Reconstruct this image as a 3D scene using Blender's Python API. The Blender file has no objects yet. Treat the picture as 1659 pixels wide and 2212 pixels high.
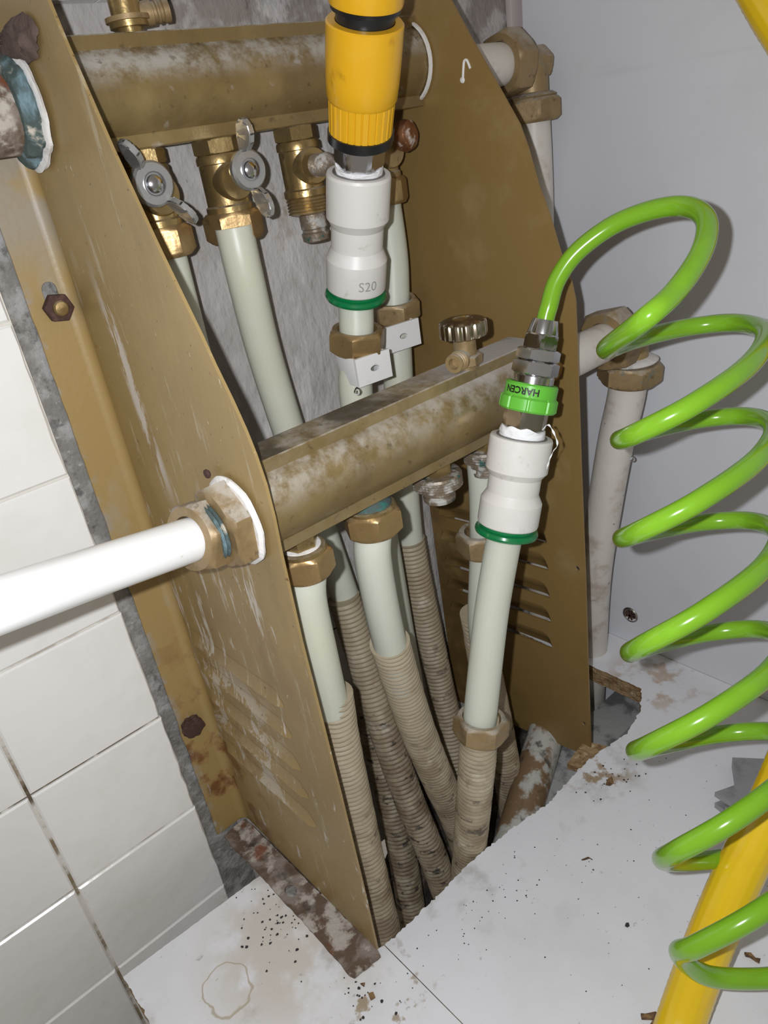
import bpy, bmesh, math, random
from mathutils import Vector, Matrix, noise
from mathutils.geometry import tessellate_polygon
random.seed(7)
SC = bpy.context.scene
COL = SC.collection
PI = math.pi

# ------------------------------------------------------------------ camera
# axes: X along the back wall, Y out of the room into the wall, Z up; metres
FW, FH, FPX = 1659, 2212, 1619.656
CAM = Vector((-0.149612, -0.450285, 0.485404))
RX = Vector((0.73917172, -0.65780146, -0.14464577))
RY = Vector((-0.40082243, -0.25703967, -0.87935885))
RZ = Vector((0.54126384, 0.70797447, -0.45365803))
cd = bpy.data.cameras.new('camera')
cd.sensor_fit = 'VERTICAL'; cd.sensor_height = 36.0; cd.lens = FPX / FH * 36.0
cd.clip_start = 0.01; cd.clip_end = 20
cam = bpy.data.objects.new('camera', cd); COL.objects.link(cam)
M = Matrix((RX, -RY, -RZ)).transposed().to_4x4(); M.translation = CAM
cam.matrix_world = M
SC.camera = cam

# ------------------------------------------------------------------ world, lights, exposure
w = bpy.data.worlds.new('world'); SC.world = w; w.use_nodes = True
bg = w.node_tree.nodes['Background']
bg.inputs[0].default_value = (1.0, 0.90, 0.78, 1); bg.inputs[1].default_value = 0.22
ld = bpy.data.lights.new('phone_flash', 'AREA'); ld.shape = 'DISK'; ld.size = 0.006
ld.energy = 2.1; ld.color = (0.94, 0.965, 1.0)
fl = bpy.data.objects.new('phone_flash', ld); COL.objects.link(fl)
ML = M.copy(); ML.translation = CAM - RX * 0.020 - RY * 0.007
fl.matrix_world = ML
vs = SC.view_settings
vs.view_transform = 'Standard'; vs.look = 'None'; vs.gamma = 1.0; vs.use_curve_mapping = False
vs.exposure = 0.0

# ------------------------------------------------------------------ helpers
def P(px, py, x=None, y=None, z=None, d=None):
    """the point of a real plane (x, y or z given) or at a depth d that the photo shows at px, py"""
    r = RX * ((px - FW / 2) / FPX) + RY * ((py - FH / 2) / FPX) + RZ
    if d is not None: t = d
    elif x is not None: t = (x - CAM.x) / r.x
    elif y is not None: t = (y - CAM.y) / r.y
    else: t = (z - CAM.z) / r.z
    return CAM + r * t

def wloc(o):
    v = Vector((0, 0, 0))
    while o: v += o.location; o = o.parent
    return v

def finish(name, bm, m, parent=None, smooth=True, ang=32, label=None, kind=None):
    bmesh.ops.recalc_face_normals(bm, faces=bm.faces[:])
    if parent is not None:
        off = wloc(parent)
        for v in bm.verts: v.co -= off
    me = bpy.data.meshes.new(name); bm.to_mesh(me); bm.free()
    for mm in (m if isinstance(m, (list, tuple)) else [m]): me.materials.append(mm)
    if smooth:
        me.shade_smooth(); me.set_sharp_from_angle(angle=math.radians(ang))
    o = bpy.data.objects.new(name, me); COL.objects.link(o)
    if parent is not None: o.parent = parent
    if label: o['label'] = label
    if kind: o['kind'] = kind
    return o

def thing(name, loc, label, cat, group=None):
    o = bpy.data.objects.new(name, None); COL.objects.link(o)
    o.location = loc; o['label'] = label; o['category'] = cat
    o.empty_display_size = 0.01
    if group: o['group'] = group
    return o

def single(name, bm, m, label, cat, group=None, loc=None, **k):
    """a thing that is one mesh, with its origin at loc"""
    if loc is not None:
        for v in bm.verts: v.co -= Vector(loc)
    o = finish(name, bm, m, **k)
    if loc is not None: o.location = loc
    o['label'] = label; o['category'] = cat
    if group: o['group'] = group
    return o

def axes(axis, ref=None):
    a = Vector(axis).normalized()
    r = Vector(ref) if ref is not None else (Vector((0, 0, 1)) if abs(a.z) < .8 else Vector((1, 0, 0)))
    u = (r - a * r.dot(a)).normalized()
    return u, a.cross(u), a

def lathe(bm, o, axis, prof, seg=32, ref=None, mod=None, rot=0, caps=True):
    """profile of (radius, height) swept round the axis; mod(theta, r, h) gives a radius"""
    u, v, a = axes(axis, ref); o = Vector(o); rings = []
    for r, h in prof:
        ring = []
        for i in range(seg):
            t = 2 * PI * i / seg + rot
            rr = mod(t, r, h) if mod else r
            ring.append(bm.verts.new(o + a * h + (u * math.cos(t) + v * math.sin(t)) * rr))
        rings.append(ring)
    for q in range(len(rings) - 1):
        for i in range(seg):
            j = (i + 1) % seg
            bm.faces.new((rings[q][i], rings[q][j], rings[q + 1][j], rings[q + 1][i]))
    if caps:
        bm.faces.new(rings[0][::-1]); bm.faces.new(rings[-1])
    return bm

def ringlathe(bm, o, axis, prof, seg=32, ref=None, mod=None, rot=0):
    """closed profile (a ring with a hole)"""
    u, v, a = axes(axis, ref); o = Vector(o); rings = []
    for r, h in prof:
        rings.append([bm.verts.new(o + a * h + (u * math.cos(2 * PI * i / seg + rot) + v * math.sin(2 * PI * i / seg + rot)) *
                     (mod(2 * PI * i / seg + rot, r, h) if mod else r)) for i in range(seg)])
    n = len(rings)
    for q in range(n):
        for i in range(seg):
            j = (i + 1) % seg
            bm.faces.new((rings[q][i], rings[q][j], rings[(q + 1) % n][j], rings[(q + 1) % n][i]))
    return bm

def hexmod(n=6):
    """turn a round sweep into an n-sided one: r is the across-flats radius"""
    def f(t, r, h):
        k = PI / n
        tt = ((t + 1e-7) % (2 * k)) - k
        return r / math.cos(tt)
    return f

def hexring(bm, o, axis, af, h, hole, rot=0, ref=None, seg=48):
    """hex nut with a round hole and turned (chamfered) ends"""
    R_ = af / 2; co = R_ / math.cos(PI / 6)
    hm = hexmod()
    def mod(t, r, hh):
        if r <= hole * 1.001: return r
        full = hm(t - rot + 1e-7, R_, hh)
        return min(full, r)
    c = (co - R_) * .9
    prof = [(hole, 0), (R_ * .97, 0), (co - c * .45, h * .10), (co, h * .16), (co, h * .84), (co - c * .45, h * .90), (R_ * .97, h), (hole, h)]
    return ringlathe(bm, o, axis, prof, seg, ref, mod, rot)

def hexsolid(bm, o, axis, af, h, rot=0, ref=None, seg=48):
    R_ = af / 2; co = R_ / math.cos(PI / 6); hm = hexmod()
    def mod(t, r, hh): return min(hm(t - rot + 1e-7, R_, hh), r)
    c = (co - R_) * .9
    prof = [(R_ * .96, 0), (co - c * .45, h * .08), (co, h * .14), (co, h * .86), (co - c * .45, h * .92), (R_ * .96, h)]
    return lathe(bm, o, axis, prof, seg, ref, mod, rot)

def crom(pts, n=10):
    """Catmull-Rom through the points"""
    p = [Vector(q) for q in pts]
    p = [p[0] * 2 - p[1]] + p + [p[-1] * 2 - p[-2]]
    out = []
    for i in range(1, len(p) - 2):
        for k in range(n):
            t = k / n
            out.append(0.5 * ((2 * p[i]) + (p[i + 1] - p[i - 1]) * t + (2 * p[i - 1] - 5 * p[i] + 4 * p[i + 1] - p[i + 2]) * t * t
                              + (3 * p[i] - p[i - 1] - 3 * p[i + 1] + p[i + 2]) * t ** 3))
    out.append(p[-2].copy())
    return out

def resample(pts, step):
    out = [pts[0].copy()]; acc = 0
    for a, b in zip(pts, pts[1:]):
        L = (b - a).length
        if L < 1e-9: continue
        pos = step - acc
        while pos <= L:
            out.append(a + (b - a) * (pos / L)); pos += step
        acc = L - (pos - step)
    if (out[-1] - pts[-1]).length > step * .3: out.append(pts[-1].copy())
    return out

def tube(bm, pts, r, seg=20, caps=True, rf=None):
    """round tube along points; rf(arc length, angle) may vary the radius"""
    n = len(pts); T = []
    for i in range(n):
        T.append((pts[min(i + 1, n - 1)] - pts[max(i - 1, 0)]).normalized())
    u, v, _ = axes(T[0]); rings = []; s = 0
    for i in range(n):
        if i:
            s += (pts[i] - pts[i - 1]).length
            u = (u - T[i] * u.dot(T[i])).normalized(); v = T[i].cross(u)
        rings.append([bm.verts.new(pts[i] + (u * math.cos(2 * PI * k / seg) + v * math.sin(2 * PI * k / seg)) *
                     (rf(s, 2 * PI * k / seg) if rf else r)) for k in range(seg)])
    for i in range(n - 1):
        for k in range(seg):
            j = (k + 1) % seg
            bm.faces.new((rings[i][k], rings[i][j], rings[i + 1][j], rings[i + 1][k]))
    if caps:
        bm.faces.new(rings[0][::-1]); bm.faces.new(rings[-1])
    return bm

def prism(bm, loops, vec, side_mat=0):
    """outline (with optional hole loops) of 3D points, given thickness along vec"""
    loops = [[Vector(p) for p in l] for l in loops]; vec = Vector(vec)
    tris = tessellate_polygon(loops)
    flat = [p for l in loops for p in l]
    A = [bm.verts.new(p) for p in flat]; Bv = [bm.verts.new(p + vec) for p in flat]
    for t in tris:
        try:
            bm.faces.new([A[i] for i in t]); bm.faces.new([Bv[i] for i in t][::-1])
        except ValueError: pass
    k = 0
    for l in loops:
        n = len(l)
        for i in range(n):
            j = (i + 1) % n
            fc = bm.faces.new((A[k + i], A[k + j], Bv[k + j], Bv[k + i])); fc.material_index = side_mat
        k += n
    return bm

def box(bm, lo, hi, fr=None, bev=0):
    lo = Vector(lo); hi = Vector(hi); vs_ = []
    for z in (lo.z, hi.z):
        for y in (lo.y, hi.y):
            for x in (lo.x, hi.x):
                q = Vector((x, y, z)); vs_.append(bm.verts.new(fr @ q if fr else q))
    fs = [bm.faces.new([vs_[i] for i in f]) for f in ((0, 1, 3, 2), (4, 6, 7, 5), (0, 4, 5, 1), (2, 3, 7, 6), (0, 2, 6, 4), (1, 5, 7, 3))]
    if bev:
        es = list({e for f in fs for e in f.edges})
        bmesh.ops.bevel(bm, geom=es, offset=bev, segments=2, affect='EDGES', profile=.5)
    return bm

def NB(): return bmesh.new()

# ------------------------------------------------------------------ materials
def mat(name, col, rough=.5, metal=0, layers=(), bump=None, sss=0, trans=0, ior=None, coat=0, spec=None, alpha=None):
    """layers: dicts col, scale, lo, hi, fac, stretch, up (dust lies on upward faces), grad (axis, from, to), rough, seed"""
    m = bpy.data.materials.new(name); m.use_nodes = True
    N = m.node_tree.nodes; L = m.node_tree.links
    b = N['Principled BSDF']
    b.inputs['Metallic'].default_value = metal
    b.inputs['Roughness'].default_value = rough
    if sss:
        b.inputs['Subsurface Weight'].default_value = sss
        b.inputs['Subsurface Radius'].default_value = (1, .9, .7); b.inputs['Subsurface Scale'].default_value = .004
    if trans: b.inputs['Transmission Weight'].default_value = trans
    if ior: b.inputs['IOR'].default_value = ior
    if coat: b.inputs['Coat Weight'].default_value = coat; b.inputs['Coat Roughness'].default_value = .08
    if spec is not None: b.inputs['Specular IOR Level'].default_value = spec
    geo = N.new('ShaderNodeNewGeometry')
    cur = None; curR = None; curM = None
    def mapped(st):
        mp = N.new('ShaderNodeMapping'); mp.inputs['Scale'].default_value = st
        L.new(geo.outputs['Position'], mp.inputs['Vector']); return mp.outputs[0]
    def mathn(op, a, bb):
        n = N.new('ShaderNodeMath'); n.operation = op
        for i, q in enumerate((a, bb)):
            if isinstance(q, (int, float)): n.inputs[i].default_value = q
            else: L.new(q, n.inputs[i])
        n.use_clamp = op in ('ADD', 'MULTIPLY', 'SUBTRACT')
        return n.outputs[0]
    def rng(sock, lo, hi):
        n = N.new('ShaderNodeMapRange'); n.interpolation_type = 'SMOOTHSTEP'
        n.inputs[1].default_value = lo; n.inputs[2].default_value = hi
        L.new(sock, n.inputs[0]); return n.outputs[0]
    for k, ly in enumerate(layers):
        st = ly.get('stretch', (1, 1, 1)); sd = ly.get('seed', k * 3.7)
        nz = N.new('ShaderNodeTexNoise' if not ly.get('vor') else 'ShaderNodeTexVoronoi')
        nz.inputs['Scale'].default_value = ly['scale']
        if not ly.get('vor'):
            nz.noise_dimensions = '4D'; nz.inputs['W'].default_value = sd
            nz.inputs['Detail'].default_value = ly.get('detail', 5); nz.inputs['Roughness'].default_value = ly.get('nr', .6)
            nz.inputs['Distortion'].default_value = ly.get('dist', 0)
        elif ly['vor'] == 'edge': nz.feature = 'DISTANCE_TO_EDGE'
        L.new(mapped(st), nz.inputs['Vector'])
        fac = rng(nz.outputs[0], ly['lo'], ly['hi'])
        if ly.get('up'):
            sx = N.new('ShaderNodeSeparateXYZ'); L.new(geo.outputs['Normal'], sx.inputs[0])
            fac = mathn('MULTIPLY', fac, rng(sx.outputs[2], ly['up'][0], ly['up'][1]))
        for g in ly.get('grad', []):
            sx = N.new('ShaderNodeSeparateXYZ'); L.new(geo.outputs['Position'], sx.inputs[0])
            fac = mathn('MULTIPLY', fac, rng(sx.outputs[g[0]], g[1], g[2]))
        for sp in ly.get('spots', []):                # a stain round one place: centre, radius from, radius to
            vd = N.new('ShaderNodeVectorMath'); vd.operation = 'DISTANCE'
            L.new(geo.outputs['Position'], vd.inputs[0]); vd.inputs[1].default_value = sp[0]
            fac = mathn('MULTIPLY', fac, rng(vd.outputs['Value'], sp[1], sp[2]))
        for bd in ly.get('band', []):                 # a band y = y0 + k (z - z0) of half width w on a plate
            sx = N.new('ShaderNodeSeparateXYZ'); L.new(geo.outputs['Position'], sx.inputs[0])
            m1 = N.new('ShaderNodeMath'); m1.operation = 'MULTIPLY_ADD'; L.new(sx.outputs[2], m1.inputs[0]); m1.inputs[1].default_value = -bd[1]; m1.inputs[2].default_value = bd[1] * bd[2] - bd[0]
            m2 = N.new('ShaderNodeMath'); m2.operation = 'ADD'; L.new(m1.outputs[0], m2.inputs[0]); L.new(sx.outputs[1], m2.inputs[1])
            m3 = N.new('ShaderNodeMath'); m3.operation = 'ABSOLUTE'; L.new(m2.outputs[0], m3.inputs[0])
            fac = mathn('MULTIPLY', fac, rng(m3.outputs[0], bd[3], bd[3] * .3))
        for rg_ in ly.get('ring', []):                # a dried tide mark: centre, radius, half width, wobble
            vd = N.new('ShaderNodeVectorMath'); vd.operation = 'DISTANCE'
            L.new(geo.outputs['Position'], vd.inputs[0]); vd.inputs[1].default_value = rg_[0]
            n2 = N.new('ShaderNodeTexNoise'); n2.inputs['Scale'].default_value = 55; L.new(geo.outputs['Position'], n2.inputs['Vector'])
            m1 = N.new('ShaderNodeMath'); m1.operation = 'MULTIPLY_ADD'; L.new(n2.outputs[0], m1.inputs[0]); m1.inputs[1].default_value = rg_[3]; m1.inputs[2].default_value = -rg_[1] - rg_[3] * .5
            m2 = N.new('ShaderNodeMath'); m2.operation = 'ADD'; L.new(m1.outputs[0], m2.inputs[0]); L.new(vd.outputs['Value'], m2.inputs[1])
            m3 = N.new('ShaderNodeMath'); m3.operation = 'ABSOLUTE'; L.new(m2.outputs[0], m3.inputs[0])
            fac = mathn('MULTIPLY', fac, rng(m3.outputs[0], rg_[2], rg_[2] * .2))
        fac = mathn('MULTIPLY', fac, ly.get('fac', 1.0))
        mx = N.new('ShaderNodeMix'); mx.data_type = 'RGBA'
        L.new(fac, mx.inputs[0])
        if cur is None: mx.inputs[6].default_value = (*col, 1)
        else: L.new(cur, mx.inputs[6])
        mx.inputs[7].default_value = (*ly['col'], 1)
        cur = mx.outputs[2]
        for key, base, attr in (('rough', rough, 'R'), ('metal', metal, 'M')):
            if key in ly:
                mr = N.new('ShaderNodeMix'); mr.data_type = 'FLOAT'; L.new(fac, mr.inputs[0])
                prev = curR if attr == 'R' else curM
                if prev is None: mr.inputs[2].default_value = base
                else: L.new(prev, mr.inputs[2])
                mr.inputs[3].default_value = ly[key]
                if attr == 'R': curR = mr.outputs[0]
                else: curM = mr.outputs[0]
    if cur is None: b.inputs['Base Color'].default_value = (*col, 1)
    else: L.new(cur, b.inputs['Base Color'])
    if curR is not None: L.new(curR, b.inputs['Roughness'])
    if curM is not None: L.new(curM, b.inputs['Metallic'])
    if bump:
        prevn = None
        for (sc, st, dst, det) in bump:
            nz = N.new('ShaderNodeTexNoise'); nz.inputs['Scale'].default_value = sc; nz.inputs['Detail'].default_value = det
            L.new(mapped(st), nz.inputs['Vector'])
            bp = N.new('ShaderNodeBump'); bp.inputs['Distance'].default_value = dst
            L.new(nz.outputs[0], bp.inputs['Height'])
            if prevn is not None: L.new(prevn, bp.inputs['Normal'])
            prevn = bp.outputs[0]
        L.new(prevn, b.inputs['Normal'])
    return m

U = (1, 1, 1)
PAINT = (.270, .185, .074)
m_paint_r = mat('gold_paint', (.235, .148, .050), .42, 0, [
    dict(col=(.36, .27, .14), scale=22, lo=.53, hi=.72, fac=.35),
    dict(col=(.45, .36, .22), scale=160, lo=.70, hi=.76, fac=.6, stretch=(1, 1, .35)),
    dict(col=(.10, .055, .02), scale=24, lo=.36, hi=.56, fac=.7, grad=[(1, -.075, -.015), (2, .30, .12)]),
    dict(col=(.10, .055, .015), scale=14, lo=.55, hi=.8, fac=.4)], bump=[(300, U, .00012, 3)])
m_paint_l = mat('worn_gold_paint', PAINT, .42, 0, [
    dict(col=(.36, .255, .105), scale=9, lo=.4, hi=.7, fac=.6),
    dict(col=(.19, .125, .055), scale=16, lo=.50, hi=.68, fac=.5, stretch=(1, 1, .4), seed=31),
    dict(col=(.42, .36, .25), scale=90, lo=.58, hi=.66, fac=.6, stretch=(1, 1, .14), nr=.7),
    dict(col=(.55, .51, .46), scale=60, lo=.47, hi=.51, fac=.85, stretch=(1, 1, .22), band=[(-.0475, .08, .37, .0095)], grad=[(2, .295, .34), (2, .455, .40)], nr=.8, dist=.4),
    dict(col=(.55, .51, .46), scale=75, lo=.555, hi=.60, fac=.8, stretch=(1, 1, .11), grad=[(2, .305, .28), (2, .13, .2), (1, -.155, -.12)], nr=.75),
    dict(col=(.55, .51, .46), scale=120, lo=.60, hi=.64, fac=.85, stretch=(1, 1, .22), grad=[(2, .34, .30)], nr=.7, seed=17),
    dict(col=(.48, .43, .36), scale=48, lo=.515, hi=.555, fac=.75, stretch=(1, .7, .5), grad=[(2, .20, .16), (2, .06, .09), (1, -.125, -.075)], nr=.8, dist=.6),
    dict(col=(.16, .065, .02), scale=30, lo=.52, hi=.60, fac=.8, grad=[(2, .22, .10), (1, -.09, -.01)]),
    dict(col=(.10, .05, .025), scale=230, lo=.64, hi=.68, fac=.8),
    dict(col=(.62, .58, .52), scale=260, lo=.66, hi=.69, fac=.7, stretch=(1, 1, .5), seed=40)], bump=[(260, (1, 1, .4), .00015, 4)])
m_flange = mat('flange_gold_paint', (.33, .225, .085), .45, 0, [
    dict(col=(.33, .28, .20), scale=20, lo=.55, hi=.72, fac=.75, stretch=(1, 1, .5)),
    dict(col=(.30, .27, .23), scale=55, lo=.50, hi=.60, fac=.9, grad=[(0, -.019, -.027)]),
    dict(col=(.30, .26, .20), scale=24, lo=.38, hi=.54, fac=.9, grad=[(2, .43, .47)]),
    dict(col=(.15, .05, .015), scale=45, lo=.50, hi=.64, fac=.9, grad=[(2, .24, .06)]),
    dict(col=(.40, .37, .32), scale=70, lo=.60, hi=.66, fac=.8, stretch=(1, 1, .4), grad=[(2, .2, .05)])], bump=[(240, U, .0002, 4)])
m_rust = mat('rusty_steel', (.115, .075, .05), .85, 0, [
    dict(col=(.24, .20, .17), scale=45, lo=.46, hi=.60, fac=.95, dist=.5),
    dict(col=(.46, .42, .37), scale=60, lo=.50, hi=.60, fac=.9),
    dict(col=(.17, .05, .015), scale=38, lo=.56, hi=.66, fac=.9),
    dict(col=(.03, .022, .02), scale=30, lo=.60, hi=.72, fac=.9)], bump=[(190, U, .0012, 6)])
m_darkrust = mat('dark_rust', (.055, .024, .018), .8, 0, [
    dict(col=(.14, .07, .05), scale=160, lo=.5, hi=.7, fac=.8)], bump=[(300, U, .0006, 5)])
m_scab = mat('rust_scab', (.085, .055, .045), .9, 0, [
    dict(col=(.13, .09, .07), scale=60, lo=.45, hi=.65, stretch=(1, 1, .3)),
    dict(col=(.25, .20, .19), scale=110, lo=.58, hi=.68, grad=[(2, .548, .53)])], bump=[(170, (1, 1, .35), .002, 6)])

def brass(name, dust, upr=(-.2, .6), dark=.5, extra=(), col=(.235, .165, .068), rough=.40, metal=.40):
    return mat(name, col, rough, metal, [
        dict(col=(.15, .098, .042), scale=40, lo=.45, hi=.7, fac=dark, rough=.5),
        dict(col=(.40, .29, .13), scale=18, lo=.5, hi=.72, fac=.5),
        dict(col=(.44, .42, .385), scale=70, lo=.36, hi=.62, fac=dust, up=upr, rough=.85, metal=.05, detail=8, nr=.7),
        dict(col=(.085, .06, .032), scale=150, lo=.60, hi=.68, fac=.55, rough=.6, seed=51),
        *extra], bump=[(320, U, .0002, 4)])
DUSTC = (.40, .365, .34)
m_bar_top = brass('dusty_brass_bar', .85, (-.05, .55), .45, [
    dict(col=(.035, .05, .035), scale=40, lo=.45, hi=.6, fac=.7, grad=[(0, .03, .008)]),
    dict(col=DUSTC, scale=60, lo=.62, hi=.70, fac=.6, rough=.8, metal=.1)])
m_bar_bot = brass('aged_brass_bar', .65, (-.25, .75), .55, [
    dict(col=(.42, .39, .38), scale=30, lo=.34, hi=.50, fac=.95, up=(.6, .9), grad=[(0, .12, .17)], rough=.9, metal=0),
    dict(col=(.30, .36, .37), scale=80, lo=.50, hi=.62, fac=.7, grad=[(0, .19, .215)], rough=.9, metal=0),
    dict(col=(.045, .03, .015), scale=25, lo=.38, hi=.55, fac=.8, up=(.7, .95), grad=[(0, .15, .10)])])
m_brass = brass('bright_brass', .4, (.2, .8), .5, col=(.40, .285, .125), rough=.30, metal=.8)
m_brass_nut = brass('brass_nut', .3, (.5, .95), .35, col=(.40, .265, .12), rough=.36, metal=.7)
m_brass_old = brass('old_limed_brass', .75, (.0, .9), .7, [
    dict(col=(.10, .16, .15), scale=60, lo=.60, hi=.70, fac=.7, rough=.9, metal=0)], col=(.31, .215, .105), rough=.48, metal=.35)
m_teal = mat('verdigris', (.06, .085, .08), .8, .1, [
    dict(col=(.22, .34, .40), scale=55, lo=.47, hi=.62, fac=.95, stretch=(1, 1, .4)),
    dict(col=(.03, .14, .12), scale=75, lo=.56, hi=.66),
    dict(col=(.50, .46, .38), scale=60, lo=.58, hi=.66, seed=9)], bump=[(200, U, .001, 5)])
m_limed = mat('limescaled_fitting', (.20, .155, .11), .4, .3, [
    dict(col=(.46, .45, .43), scale=120, lo=.48, hi=.62, fac=.8, rough=.85, metal=0),
    dict(col=(.03, .12, .10), scale=150, lo=.58, hi=.66),
    dict(col=(.05, .05, .05), scale=90, lo=.55, hi=.7, seed=4)], bump=[(350, U, .0004, 4)])
m_chrome = mat('worn_chrome', (.62, .62, .62), .34, .85, [
    dict(col=(.30, .27, .23), scale=120, lo=.58, hi=.7, fac=.6, rough=.5)], bump=[(500, U, .00008, 2)])
m_chrome_cl = mat('clean_chrome', (.60, .60, .62), .17, 1)
m_knob = mat('knob_chrome', (.50, .43, .33), .2, 1, [
    dict(col=(.16, .10, .05), scale=90, lo=.42, hi=.55, fac=.85, up=(.6, .9), rough=.5)])
m_nickel = mat('dull_nickel', (.36, .32, .28), .3, 1)
m_pex = mat('milky_plastic_pipe', (.56, .575, .49), .38, 0, [
    dict(col=(.52, .47, .33), scale=10, lo=.45, hi=.7, fac=.35)], sss=.35, bump=[(700, U, .00004, 2)])
m_white_pipe = mat('white_painted_pipe', (.80, .80, .79), .28, 0, [
    dict(col=(.40, .27, .13), scale=70, lo=.66, hi=.72, fac=.8, stretch=(.5, 1, 1)),
    dict(col=(.30, .26, .22), scale=110, lo=.66, hi=.72, fac=.5, grad=[(0, -.06, -.03)])])
m_white_pipe_old = mat('dirty_white_pipe', (.62, .58, .53), .45, 0, [
    dict(col=(.36, .28, .21), scale=38, lo=.5, hi=.68, fac=.7),
    dict(col=(.10, .08, .07), scale=130, lo=.66, hi=.72, fac=.8),
    dict(col=(.70, .67, .60), scale=20, lo=.5, hi=.7, fac=.6, seed=8)], bump=[(200, U, .0002, 3)])
m_rusty_pipe = mat('rust_stained_pipe', (.50, .49, .45), .6, 0, [
    dict(col=(.20, .115, .05), scale=35, lo=.46, hi=.54, fac=.95),
    dict(col=(.06, .05, .045), scale=80, lo=.56, hi=.66, fac=.8)], bump=[(240, U, .0004, 4)])
def conduit(name, grime):
    return mat(name, (.37, .31, .215), .55, 0, [
        dict(col=(.24, .18, .115), scale=30, lo=.45, hi=.68, fac=.55),
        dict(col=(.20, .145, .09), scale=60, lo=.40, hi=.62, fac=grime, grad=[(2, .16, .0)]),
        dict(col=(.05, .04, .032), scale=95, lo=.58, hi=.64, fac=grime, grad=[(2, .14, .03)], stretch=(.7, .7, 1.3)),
        dict(col=(.60, .54, .43), scale=45, lo=.58, hi=.72, fac=.5, seed=5)], bump=[(260, U, .0003, 4)])
m_cond = conduit('cream_conduit', .75)
m_cond_d = conduit('grimy_conduit', .95)
m_coup = mat('white_fitting_plastic', (.66, .635, .60), .42, 0, [
    dict(col=(.40, .36, .31), scale=90, lo=.60, hi=.70, fac=.6),
    dict(col=(.10, .09, .08), scale=260, lo=.73, hi=.76, fac=.8),
    dict(col=(.78, .77, .76), scale=22, lo=.5, hi=.7, fac=.7, seed=3)], sss=.1)
m_green_ring = mat('green_collet', (.004, .165, .050), .22, coat=.3)
m_grey_in = mat('grey_socket', (.15, .13, .125), .5)
m_yel = mat('yellow_connector_plastic', (.70, .375, .014), .26, 0, [
    dict(col=(.34, .16, .01), scale=70, lo=.60, hi=.72, fac=.7, stretch=(1, 1, .4)),
    dict(col=(.74, .44, .04), scale=25, lo=.5, hi=.7, fac=.5)], sss=.05)
m_blk = mat('black_plastic', (.012, .012, .013), .32)
m_yhose = mat('yellow_hose_plastic', (.80, .53, .014), .24, 0, [dict(col=(.74, .40, .01), scale=40, lo=.5, hi=.7, fac=.5)], coat=.2)
m_ghose = mat('green_hose_plastic', (.185, .40, .018), .20, 0, [
    dict(col=(.26, .55, .03), scale=26, lo=.5, hi=.7, fac=.35)], coat=.35, sss=.05)
m_gcol = mat('green_collar_plastic', (.125, .47, .045), .33)
m_ink = mat('black_print', (.006, .006, .006), .5)
m_gink = mat('faded_grey_print', (.30, .29, .29), .6)
m_tape = mat('thread_tape', (.82, .82, .83), .6, 0, [dict(col=(.55, .53, .52), scale=90, lo=.55, hi=.7, fac=.6)], bump=[(260, (1, 1, 3), .0006, 4)])
m_gasket = mat('white_sealant', (.74, .72, .70), .6, 0, [dict(col=(.40, .38, .34), scale=80, lo=.56, hi=.68, fac=.7)], bump=[(240, U, .0005, 4)])
m_clip = mat('white_clip_plastic', (.72, .71, .70), .45, 0, [dict(col=(.5, .45, .4), scale=120, lo=.62, hi=.72, fac=.4)])
m_tile = mat('cream_tile_glaze', (.82, .81, .785), .22, 0, [
    dict(col=(.70, .67, .61), scale=16, lo=.45, hi=.75, fac=.5),
    dict(col=(.36, .30, .22), scale=70, lo=.68, hi=.74, fac=.5, stretch=(1, 1, .6)),
    dict(col=(.45, .35, .22), scale=30, lo=.52, hi=.66, fac=.6, grad=[(0, -.055, -.034), (2, .05, -.06)])], bump=[(60, U, .0006, 2)])
m_cement = mat('grey_cement', (.20, .19, .175), .95, 0, [
    dict(col=(.34, .335, .325), scale=60, lo=.42, hi=.62),
    dict(col=(.10, .095, .09), scale=130, lo=.55, hi=.68, fac=.8),
    dict(col=(.42, .41, .40), scale=240, lo=.6, hi=.7, fac=.8)], bump=[(140, U, .0022, 6), (420, U, .0008, 4)])
m_plaster = mat('grey_plaster', (.46, .435, .42), .95, 0, [
    dict(col=(.34, .315, .295), scale=18, lo=.42, hi=.66, fac=.8),
    dict(col=(.58, .555, .54), scale=75, lo=.52, hi=.66, fac=.6, stretch=(1, 1, .45)),
    dict(col=(.30, .23, .16), scale=16, lo=.60, hi=.66, fac=.75, seed=21),
    dict(col=(.12, .105, .09), scale=150, lo=.66, hi=.74, fac=.7, stretch=(1, 1, .5)),
    dict(col=(.24, .20, .18), scale=20, lo=.49, hi=.56, fac=.8, grad=[(2, .50, .53)], seed=12)],
    bump=[(55, (1, 1, .6), .003, 5), (230, (1, 1, .5), .0014, 5)])
m_grout = mat('tile_grout', (.66, .63, .57), .9, 0, [
    dict(col=(.20, .14, .07), scale=24, lo=.46, hi=.58, fac=.9, grad=[(2, .26, .20)]),
    dict(col=(.10, .07, .035), scale=60, lo=.36, hi=.48, fac=.95, grad=[(2, .125, .132), (2, .15, .143)])], bump=[(300, U, .0006, 4)])
m_melam = mat('white_melamine', (.66, .67, .72), .42, 0, [
    dict(col=(.60, .60, .63), scale=12, lo=.45, hi=.7, fac=.5),
    dict(col=(.36, .36, .39), scale=5, lo=.56, hi=.60, fac=.25, stretch=(1, .12, 1.5))], bump=[(420, U, .00008, 2)])
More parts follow.
